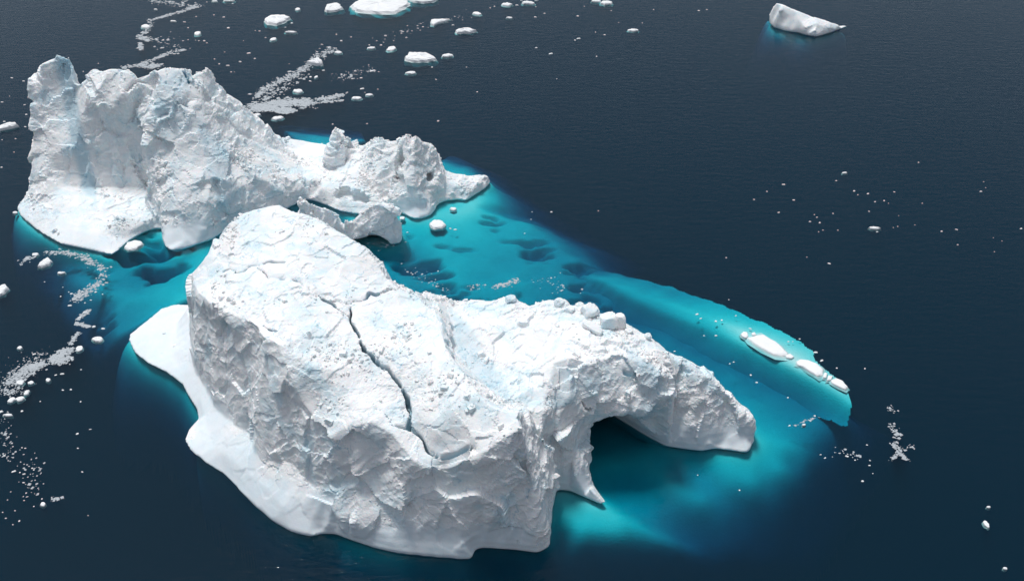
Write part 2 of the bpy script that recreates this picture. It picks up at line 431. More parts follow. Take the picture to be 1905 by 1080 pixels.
def build_berg(fd, name, parent, seed, amp=1.0, big=1.0, rubble=0, beds=(.75, .66), **kw):
    v, q = fd.volume(**kw)
    v, bl, r, wet = sculpt(fd, v, q, seed, amp, big, beds)
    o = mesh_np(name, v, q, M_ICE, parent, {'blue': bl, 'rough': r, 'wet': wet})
    me = o.data; sm = r[q].mean(1) < .3; me.polygons.foreach_set('use_smooth', sm)
    loc = np.array(parent.location); o.location = -loc
    if rubble:
        n = vnormals(v, q); rs = np.random.RandomState(seed + 1)
        den = np.clip(vnoise(v, 7, seed + 60) + .6 * vnoise(v, 2.5, seed + 61) + .05, 0, 1) * np.clip((n[:, 2] - .6) * 4, 0, 1) * (r > .5) * (v[:, 2] > 1) * np.clip(r, 0, 2)
        pick = rs.choice(len(v), rubble, p=den / den.sum())
        size = np.clip(rs.lognormal(-1.35, .6, rubble), .12, 1.3)
        s_ = scatter_mesh('ice_rubble', v[pick] + n[pick] * (size * .12)[:, None], size, M_ICE, parent, seed + 2)
        s_.location = -loc; tag(s_, kind='stuff')
    return o

# ------------------------------------------------------------------ the front iceberg
F_water = [(355,568),(330,567),(300,573),(283,590),(258,608),(240,622),(237,632),(245,650),(275,675),(310,692),(340,715),(350,735),(367,762),(370,780),(352,800),
 (345,820),(352,838),(385,862),(415,880),(440,905),(470,940),(505,970),(540,990),(575,999),(600,992),(625,993),(650,1003),(700,1020),(740,1030),(800,1036),
 (850,1040),(878,1041),(884,1021),(900,1018),(960,1022),(1005,1028),(1022,1015),(1025,990),(1022,962),(1030,935),(1035,910),(1060,912),(1090,925),(1118,937),(1125,933),(1105,905),(1093,880)]
F_lip = [(1089,852,3.5),(1091,828,7),(1096,800,10.5),(1115,780,12.5),(1140,766,14),(1170,758,14.5),(1205,752,14.5),(1240,746,14)]
F_leg = [(1246,830),(1280,835),(1305,838),(1330,833),(1360,837),(1392,842),(1398,836),(1398,826),(1405,822)]
F_sky = [(1391,767,6.5),(1375,756,8),(1360,740,10),(1340,720,12),(1315,700,14),(1290,681,16),(1262,668,17.5),(1240,655,19),(1225,643,20),(1210,626,20.5),(1185,617,21.5),
 (1165,605,22),(1130,594,22.5),(1095,570,22.5),(1060,576,22.5),(1040,560,23.2),(1010,562,23),(985,571,22),(960,554,23),(935,553,23),(915,562,22),(880,557,22),(855,558,22),(830,556,23),(795,549,25.5),(763,545,29),
 (740,535,29.8),(720,515,30.6),(700,483,32),(680,461,33),(650,440,34),(600,415,35),(560,399,35.5),(520,381,35.5),(490,387,35.5),(450,396,34.5),(430,411,34),(405,441,32.5),(380,480,30),(351,512,26)]
sky_p = pts(F_sky); F_top, F_mid, F_low = behind(sky_p)
water_p = pts([(u, v, 0) for u, v in F_water]); leg_p = pts([(u, v, 0) for u, v in F_leg]); lip_p = pts(F_lip)
def up(a, z=.22): a = a.copy(); a[:, 2] = z; return a
outline_f = np.vstack([water_p, lip_p, leg_p, F_low])
F_lines = [up(water_p), lip_p, up(leg_p), sky_p, F_top, F_mid, F_low]
def L(*a): F_lines.append(pts(a))
# cliff top and the edge of the cracked plateau
L((351,512,26),(370,545,27.5),(397,565,29),(430,578,30),(474,604,31),(489,627,31),(526,641,31.5),(530,678,29),(545,712,26.5),(560,752,23),(589,788,20.5),(614,810,19.8),(640,797,21.5),(661,788,23),(693,785,23.5),
  (726,803,22.5),(760,845,20),(791,862,18.8),(823,877,17.3),(848,868,18.8),(907,837,22.5),(939,816,24.8),(971,798,26.5))
L((763,545,29),(791,562,28.8),(818,590,28.5),(821,612,28.5),(830,650,28.5),(848,675,28.3),(865,696,28),(890,735,27.5),(920,755,27.3),(946,763,27.2),(964,765,27),(971,798,26.5))
# foot of the cliff
L((352,570,5),(356,630,4),(364,690,3),(387,723,3.5),(397,749,4),(423,777,5),(444,792,6),(466,803,6.5),(471,839,6),(491,853,6.5),(549,856,9),(570,885,8),(589,911,7),(625,933,7),(655,968,5.5),(708,980,4.5),(751,987,4.2),(798,998,3.6),(841,1001,3.5),(860,1003,4),(880,990,4.5),(930,990,5),(985,985,5.5))
# shelf
L((300,600,1.0),(270,640,.9)); L((330,600,1.2),(320,660,1.2),(345,690,1.6)); L((372,740,1.8),(385,790,2.2),(400,830,2.4),(440,860,3.2),(480,900,3.4),(530,940,3.6),(580,965,2.6),(640,985,2.6),(720,1005,2.2),(800,1018,1.8))
# wall below the cliff top
L((614,820,18.5),(628,862,14.5),(646,893,11.5),(668,925,9),(690,955,6.5)); L((690,830,18),(700,880,12.5),(715,935,8)); L((985,840,21),(992,880,17),(995,930,11.5),(1000,975,6))
# top surface
L((480,450,33.5),(560,450,34),(604,430,35)); L((590,480,32.5),(640,510,31),(656,560,29.6)); L((560,520,32),(500,520,32)); L((430,480,31.5),(420,530,30),(460,570,31)); L((540,580,31.3),(600,600,30),(652,600,28.8))
L((580,680,28.8),(620,690,27.4),(650,735,24.6),(610,760,22.6)); L((690,650,27.6),(740,580,28.8)); L((668,620,28.5),(700,668,26.8),(740,715,24.8),(766,790,21.7),(795,838,19.5)); L((760,650,28),(800,700,27),(850,760,25.8)); L((780,760,24),(820,800,22.8),(850,835,20.6),(880,810,23.6))
# low saddle between plateau and arch
L((838,585,22.5),(843,635,22),(866,676,21.5),(900,722,20.5),(940,748,20),(975,762,19.5),(1005,768,19.8)); L((880,600,22),(950,600,22.5),(1000,600,23)); L((930,660,21),(980,690,20.6),(1000,730,20.5))
L((1003,800,17.5),(1003,830,15.5),(1012,880,12.5),(1016,930,6.5))
# arch
L((1031,671,24),(1060,663,24.5),(1090,672,24),(1120,668,24),(1145,657,24),(1170,660,23.5),(1200,672,23),(1225,690,21.5),(1240,703,20)); L((1031,671,24),(1019,720,21.3),(1013,760,20),(1010,800,18))
L((1060,630,24),(1100,620,23.8),(1150,635,23.2)); L((1055,740,18.8),(1040,800,14.5),(1030,860,9)); L((1100,720,19),(1085,770,14),(1068,830,8.5)); L((1150,712,19),(1200,715,18.5))
L((1040,880,6.5),(1068,880,5.2),(1095,905,3),(1120,931,.7))
# right leg and snout
L((1245,705,19),(1255,735,15.5),(1250,752,13)); L((1300,715,13.5),(1310,755,9),(1290,800,5),(1265,815,2.8)); L((1345,750,9),(1340,785,5.5),(1306,795,5),(1320,822,2)); L((1388,770,6),(1374,778,3.2),(1366,790,2.2)); L((1355,800,3.2),(1385,812,2.2),(1403,821,.8)); L((1310,798,4.6),(1318,815,2.4)); L((1345,790,4.2),(1350,815,1.6))
berg_f = Field((-104, 66, 116, 224), .34, F_lines, outline_f)
for poly, z, val in [([(352,560),(230,560),(230,640),(340,730),(365,800),(340,830),(470,960),(575,1010),(690,1030),(850,1045),(1000,1030),(990,990),(840,1000),(660,975),(590,915),(480,850),(440,795),(365,700)], 2, .12),
                     ([(1250,752),(1306,792),(1372,788),(1410,825),(1390,845),(1240,835),(1140,770),(1190,757)], 2, .15), ([(1035,885),(1090,890),(1130,935),(1035,915)], 2, .15)]:
    berg_f.paint(poly, z, val, 'low')
for z_ in (8, 16, 24): berg_f.paint([(330,495),(362,500),(366,600),(330,620)], z_, .2)
berg_f.paint([(345,520),(470,610),(530,690),(610,830),(560,870),(470,810),(360,690)], 15, .42)
berg_f.paint([(600,600),(660,600),(760,780),(800,850),(640,790),(560,720)], 25, .6); berg_f.paint([(652,563),(760,548),(818,595),(830,650),(865,700),(940,765),(965,800),(900,835),(800,850),(760,740),(680,650)], 26, .62); berg_f.paint([(380,490),(520,400),(690,480),(720,530),(650,560),(600,720),(540,640),(400,560)], 32, .65)
berg_f.paint([(840,590),(880,620),(930,700),(960,750),(900,730),(855,670)], 21, .28, 'blue'); berg_f.paint([(1160,655),(1225,680),(1240,730),(1205,710)], 22, .25, 'blue')  # saddle slope: its bluish shade is put into the colour
ceil = [[*p[:2], p[2] - .8] for p in lip_p] + [[p[0] + .6, p[1] - 4, p[2] - .8] for p in lip_p]
bw = pts([(1262,838,0),(1246,830,0),(1200,805,0),(1140,768,0),(1080,732,0),(1035,708,0)]); ceil += [[p[0], p[1], -1.] for p in bw]
ceil += [[p[0] - .8, p[1] - 2.2, 4.5] for p in bw[2:]] + [[p[0] - 1.5, p[1] - 4.5, 9.] for p in bw[2:]]
lw = np.array([[14.0, 146., -1], [12., 152, -1], [9., 160, -1], [6., 170, -1]]); ceil += [list(p) for p in lw]
cavepoly = np.vstack([[[p[0] + .6, p[1] - 3.5, 0] for p in lip_p], bw, lw[::-1]])
F_cracks = [([(652,563),(651,590),(668,620),(680,655),(700,668),(722,690),(740,715),(758,742),(763,770),(768,795),(783,815),(795,838)], .5, 5), ([(795,838),(825,845),(855,842),(885,832)], .36, 2),
 ([(652,566),(690,548),(730,536)], .34, 2), ([(702,668),(710,688),(722,690)], .34, 2.5), ([(700,760),(735,785),(766,800)], .34, 2), ([(545,520),(580,540),(605,555),(630,575),(648,588)], .38, 2.5),
 ([(415,505),(440,507),(480,490),(500,486),(530,487)], .34, 2), ([(478,498),(505,512),(530,520)], .34, 2), ([(486,602),(515,615)], .34, 2), ([(1020,735),(1010,770)], .36, 2), ([(1003,812),(985,830),(976,858)], .34, 3), ([(430,430),(455,405)], .34, 1.5),
 ([(1160,690),(1200,695)], .34, 1.5)]
front = empty('iceberg', (at(700, 900, 0)[0], at(700, 900, 0)[1], 0))
tag(front, 'large front iceberg with a cracked white plateau and an arch over turquoise water', 'iceberg')
INV = -np.array(front.location)
F_holes = [(berg_f.hit(u, v), r) for u, v, r in [(414,635,(.3,1.1,2.6)), (420,682,(.28,1.1,2.4)), (401,684,(.25,1,1.8)), (466,772,(.3,1.1,2.2)), (620,905,(.8,1,.6)), (1122,690,(.3,1.2,3)), (978,880,(.35,1.2,3)), (984,915,(.3,1.1,2.4))]]
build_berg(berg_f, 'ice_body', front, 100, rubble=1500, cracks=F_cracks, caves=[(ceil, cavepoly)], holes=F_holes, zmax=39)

# ------------------------------------------------------------------ the iceberg behind
B_water = [(30,390),(36,402),(45,412),(75,435),(110,455),(150,463),(180,470),(205,474),(222,464),(240,448),(270,431),(285,426),(301,425),(302,445),(308,460),(320,467),(340,464),(365,455),(395,445),(415,432),(470,415),(530,390),(565,372),(576,371),(600,379),(630,392),(662,398),
 (700,398),(740,394),(752,398),(764,405),(780,408),(800,402),(810,390),(815,379),(830,373),(850,371),(870,373),(885,362),(905,350),(914,339)]
B_sky = [(912,334,1.2),(905,326,2.5),(890,324,2.8),(870,327,3),(850,321,4),(830,316,5),(818,305,8),(815,285,11.5),(800,266,14.5),(783,262,17),(775,252,19),(765,257,18),(756,250,19.5),(748,255,18.5),(735,262,15.5),(720,262,15),(706,254,16),(700,258,15),(680,268,11),(663,270,9),(655,256,12),(640,252,13),
 (630,236,16.5),(622,237,16.5),(618,268,8),(614,271,1.6),(600,268,1.8),(560,262,2.5),(525,257,4),(516,252,9),(500,245,11),(468,238,14),(463,225,17),(460,197,22),(440,190,24),(415,175,28),(400,155,31.5),(388,127,36),(366,134,36),(358,143,35),(352,140,36),(345,126,38),(310,123,38.5),
 (290,131,38),(275,140,36.5),(255,148,35),(235,131,37),(205,126,37),(190,131,36),(175,126,36),(160,137,35),(152,157,32),(145,152,32),(135,154,31.5),(132,130,34.5),(130,112,36.8),(126,97,38.7),(105,101,38.2),(75,119,35.8),(53,140,32.8),(55,190,26.5),(60,240,19.5),(65,282,13.5),(60,310,10),(50,340,6),(45,364,3),(32,386,1)]
bsky = pts(B_sky); B_top, B_mid, B_low = behind(bsky, .22, .45, 1.2, 3.5)
bw_p = pts([(u, v, 0) for u, v in B_water])
outline_b = np.vstack([bw_p, B_low])
B_lines = [up(bw_p), bsky, B_top, B_mid, B_low]
def LB(*a): B_lines.append(pts(a))
# tower: face and right edge
LB((100,112,36.6),(118,105,37.4)); LB((95,165,29.3),(100,215,22.8),(95,270,16),(85,320,10)); LB((65,150,31),(70,190,26),(75,230,20.5),(78,280,14)); LB((128,170,28.8),(127,205,24),(126,235,20.5),(130,262,17.5)); LB((118,130,33.8),(120,150,31.3)); LB((138,180,27.6),(140,210,24),(136,240,20.5))
LB((150,190,27.5),(150,230,22.3)); LB((180,170,32.5),(200,200,28),(180,235,23)); LB((230,170,33),(250,210,27.5),(230,235,23.5)); LB((300,165,34.5),(290,195,30.5),(280,215,28))
LB((310,150,36),(345,165,33.5),(352,190,30)); LB((330,195,30.5),(350,196,30),(375,185,30.5)); LB((380,160,33),(395,190,28),(420,205,25.5))
# top edge of the hollow face
LB((118,275,16),(140,274,16.6),(160,277,16.6),(185,266,17.8),(205,270,17.6),(235,266,18.2),(258,262,18.6),(267,238,22.8),(270,225,25))
LB((85,345,7.5),(120,345,6.5),(160,350,5.5),(200,348,5.5),(250,347,5.5),(285,350,5.2)); LB((130,312,10.4),(180,314,10),(230,312,10.2),(270,306,11.4))
LB((60,385,2.5),(80,400,2.8),(120,425,2),(180,440,2),(230,430,2.2),(290,405,2.5)); LB((90,370,5),(150,385,4.5),(220,390,4.2),(270,380,4.2)); LB((215,408,4.4),(222,403,4.6))
# rib and rubble slope
LB((270,262,22.5),(280,290,18.5),(294,330,13.5),(300,370,9),(303,410,4.5),(306,445,1.5)); LB((320,260,22.5),(330,320,16),(335,370,10.5),(335,420,4.5),(345,445,2))
LB((370,230,25.5),(400,280,19.5),(400,330,14.5),(385,380,9),(380,420,4)); LB((440,220,22.5),(450,270,17),(460,320,12.5),(460,370,7.5)); LB((490,270,13),(510,310,10),(520,350,6.5),(530,372,3.5))
LB((540,285,4.5),(570,310,5),(560,340,5.5)); LB((600,290,3.4),(610,320,5),(600,350,4),(590,366,1.8)); LB((640,290,6),(640,330,5),(640,368,3)); LB((665,285,8),(680,320,7),(690,360,4),(690,385,1.6))
LB((705,280,12.5),(715,310,10),(715,345,5),(712,370,3)); LB((740,285,14.5),(740,310,11.5),(738,340,7.5),(742,375,3)); LB((765,285,15.5),(768,320,11.5),(772,350,7.5),(775,380,3)); LB((795,295,12),(800,325,8),(800,350,5.5),(803,380,2.5))
LB((830,335,4.5),(850,345,3.5),(840,360,2)); LB((880,340,2.8),(895,340,2.5),(875,358,1.6)); LB((820,350,4),(822,365,2))
berg_b = Field((-168, 6, 214, 352), .44, B_lines, outline_b)
berg_b.paint([(525,250),(618,262),(612,290),(560,300)], 3, .05); berg_b.paint([(25,385),(60,380),(120,415),(200,440),(260,430),(300,400),(300,430),(200,480),(70,440)], 2, .55, 'low')
berg_b.paint([(300,430),(420,425),(400,450),(310,470)], 2, .15, 'low'); berg_b.paint([(560,362),(665,392),(640,400),(570,375)], 2, .15, 'low'); berg_b.paint([(740,380),(810,380),(800,410),(745,400)], 2, .2, 'low')
berg_b.paint([(115,278),(200,272),(265,262),(296,350),(90,345)], 12, .8); berg_b.paint([(120,170),(150,180),(145,250),(120,240)], 25, .45, 'blue'); berg_b.paint([(285,175),(340,165),(350,195),(290,205)], 32, .2, 'blue'); berg_b.paint([(380,300),(430,310),(440,350),(400,360)], 13, .25, 'blue')
berg_b.paint([(420,300),(700,300),(720,400),(420,400)], 8, 1.3); berg_b.paint([(690,240),(830,240),(910,330),(830,370),(720,330)], 12, 1.9)
berg_b.paint([(40,140),(128,90),(135,200),(128,255),(70,290),(50,240)], 30, .5); berg_b.paint([(40,140),(128,90),(135,200),(128,255),(70,290),(50,240)], 38, .35)
def hole(u, v, z, r): return (at(u, v, z), r)
B_holes = [hole(713, 348, 6, (2.6, 3, 4.5)), hole(790, 329, 7, (3, 3, 1.8)), hole(668, 366, 2.5, (3.6, 2.5, 1.8)), hole(640, 361, 2.6, (3, 2.5, 1.6)), hole(683, 372, 2, (2.2, 2, 1.6)), hole(748, 290, 14, (.9, 2.5, 6)), hole(738, 300, 13, (.7, 2.5, 6)), hole(288, 352, 4.5, (3, 2, 1.2))]
B_cracks = [([(213,215),(214,250),(208,285)], .6, 3), ([(183,268),(178,290),(170,310)], .6, 2.5), ([(290,190),(320,196),(350,197)], .45, 1.2), ([(297,213),(312,211)], .45, 1.2), ([(340,130),(352,155)], .7, 2.5)]
back = empty('iceberg', (at(300, 350, 0)[0], at(300, 350, 0)[1], 0))
tag(back, 'large back iceberg with a tall leaning tower and a knobbly ridge at left', 'iceberg')
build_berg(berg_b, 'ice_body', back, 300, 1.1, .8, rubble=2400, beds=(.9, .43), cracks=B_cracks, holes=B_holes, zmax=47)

# ------------------------------------------------------------------ small arched iceberg between the two
S_water = [(548,398),(560,440),(600,452),(640,456),(652,455)]
S_lip = [(652,446,2),(668,438,3),(690,434,3.6),(708,437,3.2),(724,446,1.6)]
S_front = [(734,453),(745,452),(749,444)]
S_sky = [(748,428,3),(743,398,7.5),(738,388,9.5),(725,380,11.5),(705,376,12.5),(690,382,11.5),(668,398,9),(656,411,6.5),(646,410,7.5),(640,402,10),(625,393,10.5),(600,386,11),(580,381,11.5),(570,374,12.5),(563,362,15),(556,369,13),(547,387,8)]
ssky = pts(S_sky); S_top, S_mid, S_low = behind(ssky, .2, .4, .8, 1.5)
sw_p = pts([(u, v, 0) for u, v in S_water]); sl_p = pts(S_lip); sf_p = pts([(u, v, 0) for u, v in S_front])
outline_s = np.vstack([sw_p, sl_p, sf_p, S_low])
S_lines = [up(sw_p), sl_p, up(sf_p), ssky, S_top, S_mid, S_low, pts([(565,385,10),(600,405,8.5),(635,420,7),(640,440,3.5)]), pts([(600,430,5),(570,420,6)]), pts([(672,405,8.5),(700,395,10),(725,402,8.5),(738,425,4.5)]), pts([(690,405,9),(712,412,8)])]
berg_s = Field((-72, -20, 208, 262), .42, S_lines, outline_s)
sc = [[p[0], p[1], p[2] - .7] for p in sl_p] + [[p[0], p[1] - 3, p[2] - .7] for p in sl_p] + [[p[0], p[1] + 4, p[2] * .5 - 1] for p in sl_p] + [[p[0], p[1] + 6, -1.5] for p in sl_p]
sp = np.vstack([[[p[0], p[1] - 2.5, 0] for p in sl_p], [[p[0], p[1] + 6, 0] for p in sl_p[::-1]]])
small = empty('iceberg', (*at(650, 450, 0)[:2], 0))
tag(small, 'small arched iceberg with a pointed white block wedged between the two large icebergs', 'iceberg')
build_berg(berg_s, 'ice_body', small, 700, .8, .7, rubble=300, caves=[(sc, sp)], zmax=18)

# ------------------------------------------------------------------ small far iceberg
K_water = [(1431,20),(1437,32),(1430,42),(1440,52),(1460,58),(1485,61),(1500,66),(1520,69),(1545,62),(1565,54),(1579,50)]
K_sky = [(1577,48,.8),(1560,45,2.2),(1545,40,3.5),(1510,30,5.5),(1480,18,7.5),(1455,7,9),(1443,4,9),(1434,12,7),(1431,17,4)]
ksky = pts(K_sky); K_top, K_mid, K_low = behind(ksky, .3, .6, 1.2, 2)
kw_p = pts([(u, v, 0) for u, v in K_water]); outline_k = np.vstack([kw_p, K_low])
K_lines = [up(kw_p), ksky, K_top, K_mid, K_low, pts([(1442,30,4.5),(1446,45,1.6),(1465,52,1.3),(1485,56,1.4)]), pts([(1450,20,7),(1470,32,5),(1490,42,4),(1500,52,3),(1515,60,2.2)]), pts([(1520,45,4),(1545,52,2)])]
berg_k = Field((95, 160, 345, 425), .55, K_lines, outline_k)
berg_k.rough[:] = .6; berg_k.paint([(1436,30),(1475,38),(1498,55),(1495,66),(1436,52)], 2, .1)
far = empty('iceberg', (*at(1500, 60, 0)[:2], 0))
tag(far, 'small white iceberg tapering to a point, alone on dark water at top right', 'iceberg')
build_berg(berg_k, 'ice_body', far, 800, .6, .6, zmax=13)

# ------------------------------------------------------------------ ice under the water
def sheet(name, parent, bb, res, tins, ring=None, slope=2.2, slopes=(), pits=(), seed=0, nblur=8, cave=None, cut=None):
    X, Y = np.meshgrid(np.arange(bb[0], bb[1], res), np.arange(bb[2], bb[3], res), indexing='ij')
    h = np.full(X.shape, -40.)
    for t in tins:
        t = np.concatenate([dense(pts(r) if isinstance(r, list) else r, 2.) for r in t]) if not isinstance(t[0], tuple) else pts(t)
        h = np.maximum(h, tin(X, Y, t, -40.))
    if ring is not None:
        sl = np.full(X.shape, slope)
        for poly, val in slopes: sl = np.where(in_poly(X, Y, pts([(u, v, 0) for u, v in poly])), val, sl)
        sl = blur(sl, 6)
        d = poly_dist(X, Y, np.vstack([ring, ring[:1]])); ins = in_poly(X, Y, ring)
        P0 = np.stack([X.ravel(), Y.ravel(), X.ravel() * 0], 1); wob = vnoise(P0, 14, seed + 2).reshape(X.shape)
        h = np.maximum(h, np.where(ins, -.6, -.5 - (d * sl + .25 * d * d) * (1 + .5 * wob)))
        h = np.where(ins & (d > 5), -3.0, h)
        if cave is not None: h = np.where(in_poly(X, Y, cave), np.minimum(h, -2.2), h)
    if cut is not None:
        k = (h > -39).astype(float); h = blur(h * k, nblur) / np.maximum(blur(k, nblur), 1e-3); h = np.where(blur(k, nblur) > .02, h, -40)
    else: h = blur(h, nblur)
    for line, wd, dep in pits:
        P = pts([(u, v, -4) for u, v in line]); d = poly_dist(X, Y, P)
        P0 = np.stack([X.ravel(), Y.ravel(), X.ravel() * 0], 1)
        nz = vnoise(P0, 4, seed + 9, (2.4, .7, 1)).reshape(X.shape) + 1.0 * vnoise(P0, 2.0, seed + 8, (2.6, .6, 1)).reshape(X.shape) + .6 * vnoise(P0, 1.1, seed + 7, (2.2, .6, 1)).reshape(X.shape)
        m = np.clip((nz + .45 - .9 * d / wd) * 2.2, 0, 1) * np.clip(2.2 - d / wd, 0, 1); h = h - blur(m, 1) * dep * .58
    P0 = np.stack([X.ravel(), Y.ravel(), X.ravel() * 0], 1)
    h = h + (.35 * vnoise(P0, 9, seed) + .2 * vnoise(P0, 3.5, seed + 1)).reshape(X.shape) * np.clip(-h / 3, .2, 1.5)
    ok = h > -30
    if cut is not None:
        rag = vnoise(P0, 3., seed + 21).reshape(X.shape) + .6 * vnoise(P0, 1.2, seed + 22).reshape(X.shape)
        ok &= np.where(in_poly(X, Y, cut), 1, -1) * poly_dist(X, Y, np.vstack([cut, cut[:1]])) >.35 + rag * .35
    cell = ok[:-1, :-1] & ok[1:, :-1] & ok[:-1, 1:] & ok[1:, 1:]
    use = np.zeros(X.shape, bool); I, J = np.nonzero(cell)
    for a in (0, 1):
        for b in (0, 1): use[I + a, J + b] = True
    idx = np.full(X.shape, -1); idx[use] = np.arange(use.sum())
    v = np.stack([X[use], Y[use], np.minimum(h[use], -.15)], 1) - np.array(parent.location)
    q = np.stack([idx[I, J], idx[I + 1, J], idx[I + 1, J + 1], idx[I, J + 1]], 1)
    return mesh_np(name, v, q, M_SUB, parent)

T_right = [[(1040,925,-2),(1060,960,-2.6),(1080,1000,-3.5),(1090,1030,-7)], [(1022,985,-3.5),(1030,1020,-5),(1035,1036,-9)],
 [(1122,938,-1),(1160,963,-2.2),(1200,988,-3.8),(1250,1015,-6.5),(1300,1038,-10)], [(1130,925,-6.5),(1175,949,-7.5),(1220,974,-8.5),(1270,1001,-10),(1310,1020,-12)], [(1090,960,-2.6),(1130,1000,-3.8),(1160,1030,-7.5)],
 [(1100,830,-4.2),(1120,870,-5.5),(1170,905,-6.6),(1230,945,-7.6),(1300,985,-9.6),(1350,1015,-12)], [(1108,795,-3),(1150,825,-2.4),(1200,860,-2.9),(1250,900,-4),(1300,940,-6.2),(1350,975,-9.5),(1400,1010,-14)],  # shadow band and light streak of the bay shaped into the ice depth
 [(1140,772,-2.5),(1190,803,-3.6),(1225,835,-7.2),(1290,878,-7.6),(1340,915,-7.4),(1390,950,-9),(1440,985,-13)], [(1250,832,-2.6),(1300,850,-3.6),(1350,880,-4.2),(1400,910,-5.6),(1450,940,-9.5),(1490,965,-15)],
 [(1330,836,-2.5),(1380,850,-3.2),(1420,870,-4.5),(1470,890,-7),(1510,910,-12)], [(1400,840,-2),(1410,822,-2),(1450,830,-4),(1500,840,-6.5),(1545,860,-12)], [(1400,780,-4.5),(1450,790,-5.5),(1500,800,-6.5),(1550,815,-9),(1590,830,-16)],
 [(1120,545,-10),(1180,560,-10),(1260,600,-9.5),(1340,640,-9),(1420,685,-9),(1500,725,-9),(1560,760,-10),(1600,785,-13)],
 [(1390,740,-6.5),(1450,760,-7.5),(1520,785,-8),(1580,790,-10),(1610,795,-20)], [(900,570,-5.5),(1000,565,-6.5),(1100,575,-8),(1180,600,-9),(1250,640,-8.5),(1330,690,-7.5),(1390,735,-6.8)],
 [(1530,1085,-26),(1575,1010,-26),(1615,940,-27),(1655,880,-28),(1695,830,-30)], [(1030,1075,-12),(1100,1078,-13),(1180,1078,-13),(1260,1078,-14),(1330,1078,-16),(1400,1060,-17),(1470,1022,-18),(1510,980,-18),(1550,920,-18),(1590,870,-18),(1630,820,-20)]]
T_right = [[(u, v, d * (.70 if d > -8.9 else .95 if d > -14 else 1)) for u, v, d in r] for r in T_right]
sheet('submerged_ice', front, (-120, 110, 96, 240), .9, [T_right], outline_f, 2.0, [([(330,790),(300,850),(420,1100),(1060,1100),(1015,1000),(900,1000),(560,960),(420,850)], 40), ([(590,985),(780,1020),(760,1060),(600,1030)], 2.5)], seed=500, cave=cavepoly)
T_chan = [(262,440,-2),(300,430,-1.5),(260,455,-3.5),(300,470,-5),(340,480,-4.5),(390,455,-3),(420,440,-3),(280,520,-5),(330,545,-3),(345,562,-1.5),(230,560,-5),(160,540,-5.5),(200,600,-6),(225,632,-6),(130,515,-7),(110,500,-9),(170,480,-6),(210,478,-5),
 (70,540,-14.5),(100,585,-12.5),(140,640,-13),(185,690,-13.5),(60,470,-12),(40,440,-10),(10,425,-13),(20,500,-18),(480,440,-4),(500,520,-5)]
T_far = [(520,242,-4),(560,249,-3.5),(600,257,-3),(640,268,-3),(690,262,-4),(505,230,-15),(560,236,-15),(605,244,-14),(680,240,-16),(640,280,-3),(560,275,-2)]
T_br = [(820,300,-3.5),(840,307,-4),(865,315,-4.5),(880,312,-10),(840,290,-14),(760,410,-1.5),(800,420,-2),(850,400,-1.2),(880,385,-1),(900,370,-1.5),(918,352,-4),(930,380,-3.5),(950,410,-4),(860,440,-3),(900,450,-4),(820,470,-3),(780,440,-3),(700,460,-4.5),(760,490,-6),(850,520,-4),(950,480,-5.5),
 (1000,430,-4.5),(985,418,-4),(1050,470,-6),(1000,520,-5.5),(1060,520,-6.5),(900,545,-4.5),(1100,500,-7.5),(1130,530,-8),(940,398,-7),(935,345,-13),(965,400,-10),(1012,423,-10),(1085,460,-11),(1135,490,-13),(960,340,-25),(1010,390,-26),(1110,445,-28),(1210,500,-28),(1150,580,-9),(1000,580,-6),(800,580,-6),(650,480,-5),(640,410,-3),(700,400,-2)]
T_chan = [(u, v, d * (.75 if d > -12 else 1)) for u, v, d in T_chan]; T_br = [(u, v, d * (.72 if d > -12 else 1)) for u, v, d in T_br]
sheet('submerged_ice', back, (-175, 70, 170, 345), .6, [T_chan, T_far, T_br], outline_b, 2.2, [], [([(235,475),(275,468),(320,480)], 5, 9), ([(285,515),(330,510)], 4, 9), ([(735,485),(800,520),(850,550)], 4.5, 8), ([(900,420),(925,430)], 2.5, 6), ([(955,450),(1000,472)], 3.5, 5), ([(820,465),(900,478)], 2.5, 5), ([(1080,500),(1100,560)], 4, 5), ([(700,440),(720,450)], 4, 5), ([(170,600),(210,590)], 2.5, 5)], seed=540)

foot = empty('drowned_iceberg', (*at(1480, 680, 0)[:2], 0))
tag(foot, 'long drowned ice ledge with low white humps breaking the turquoise water', 'ice ledge')
R_far = [(1060,498,-9),(1110,503,-7.5),(1160,512,-6),(1240,533,-4.6),(1320,557,-3.4),(1400,590,-2.2),(1478,625,-1.4),(1511,649,-1.),(1532,680,-.8),(1573,716,-.7),(1591,750,-1.)]
R_mid = [(1090,515,-4),(1160,535,-3),(1240,563,-2.2),(1320,592,-1.4),(1388,621,-.3),(1440,648,-.25),(1490,678,-.25),(1525,694,-.3),(1560,712,-.3),(1584,742,-1.)]
R_low = [(1090,525,-5),(1160,552,-4),(1240,583,-3),(1320,615,-2.3),(1388,645,-1.1),(1440,669,-.9),(1490,695,-.8),(1525,713,-.8),(1560,735,-1),(1584,758,-1.6)]
R_near = [(1070,530,-8),(1150,565,-6.5),(1240,603,-5.4),(1320,638,-4.6),(1388,671,-4),(1440,695,-3.7),(1490,720,-3.4),(1525,738,-3.2),(1560,757,-3),(1586,771,-3)]
R_wall = []
for k, (u, v, d) in enumerate(R_near):
    p = at(u, v, d); R_wall.append([p[0] - .8, p[1] - (3.2 if k > 3 else 5), -8.5 if k > 1 else -9] if k < 7 else [p[0] - 1.0, p[1] - 1.1, -5])
T_foot = [pts(R_far), pts(R_mid), pts(R_low), pts(R_near), np.array(R_wall)]
w2 = np.array(R_wall) + np.array([-.5, -2, 0])
cut_foot = np.vstack([pts(R_far), w2[::-1]])
sheet('submerged_ice', foot, (5, 105, 135, 232), .36, [T_foot], seed=580, nblur=12, cut=cut_foot)
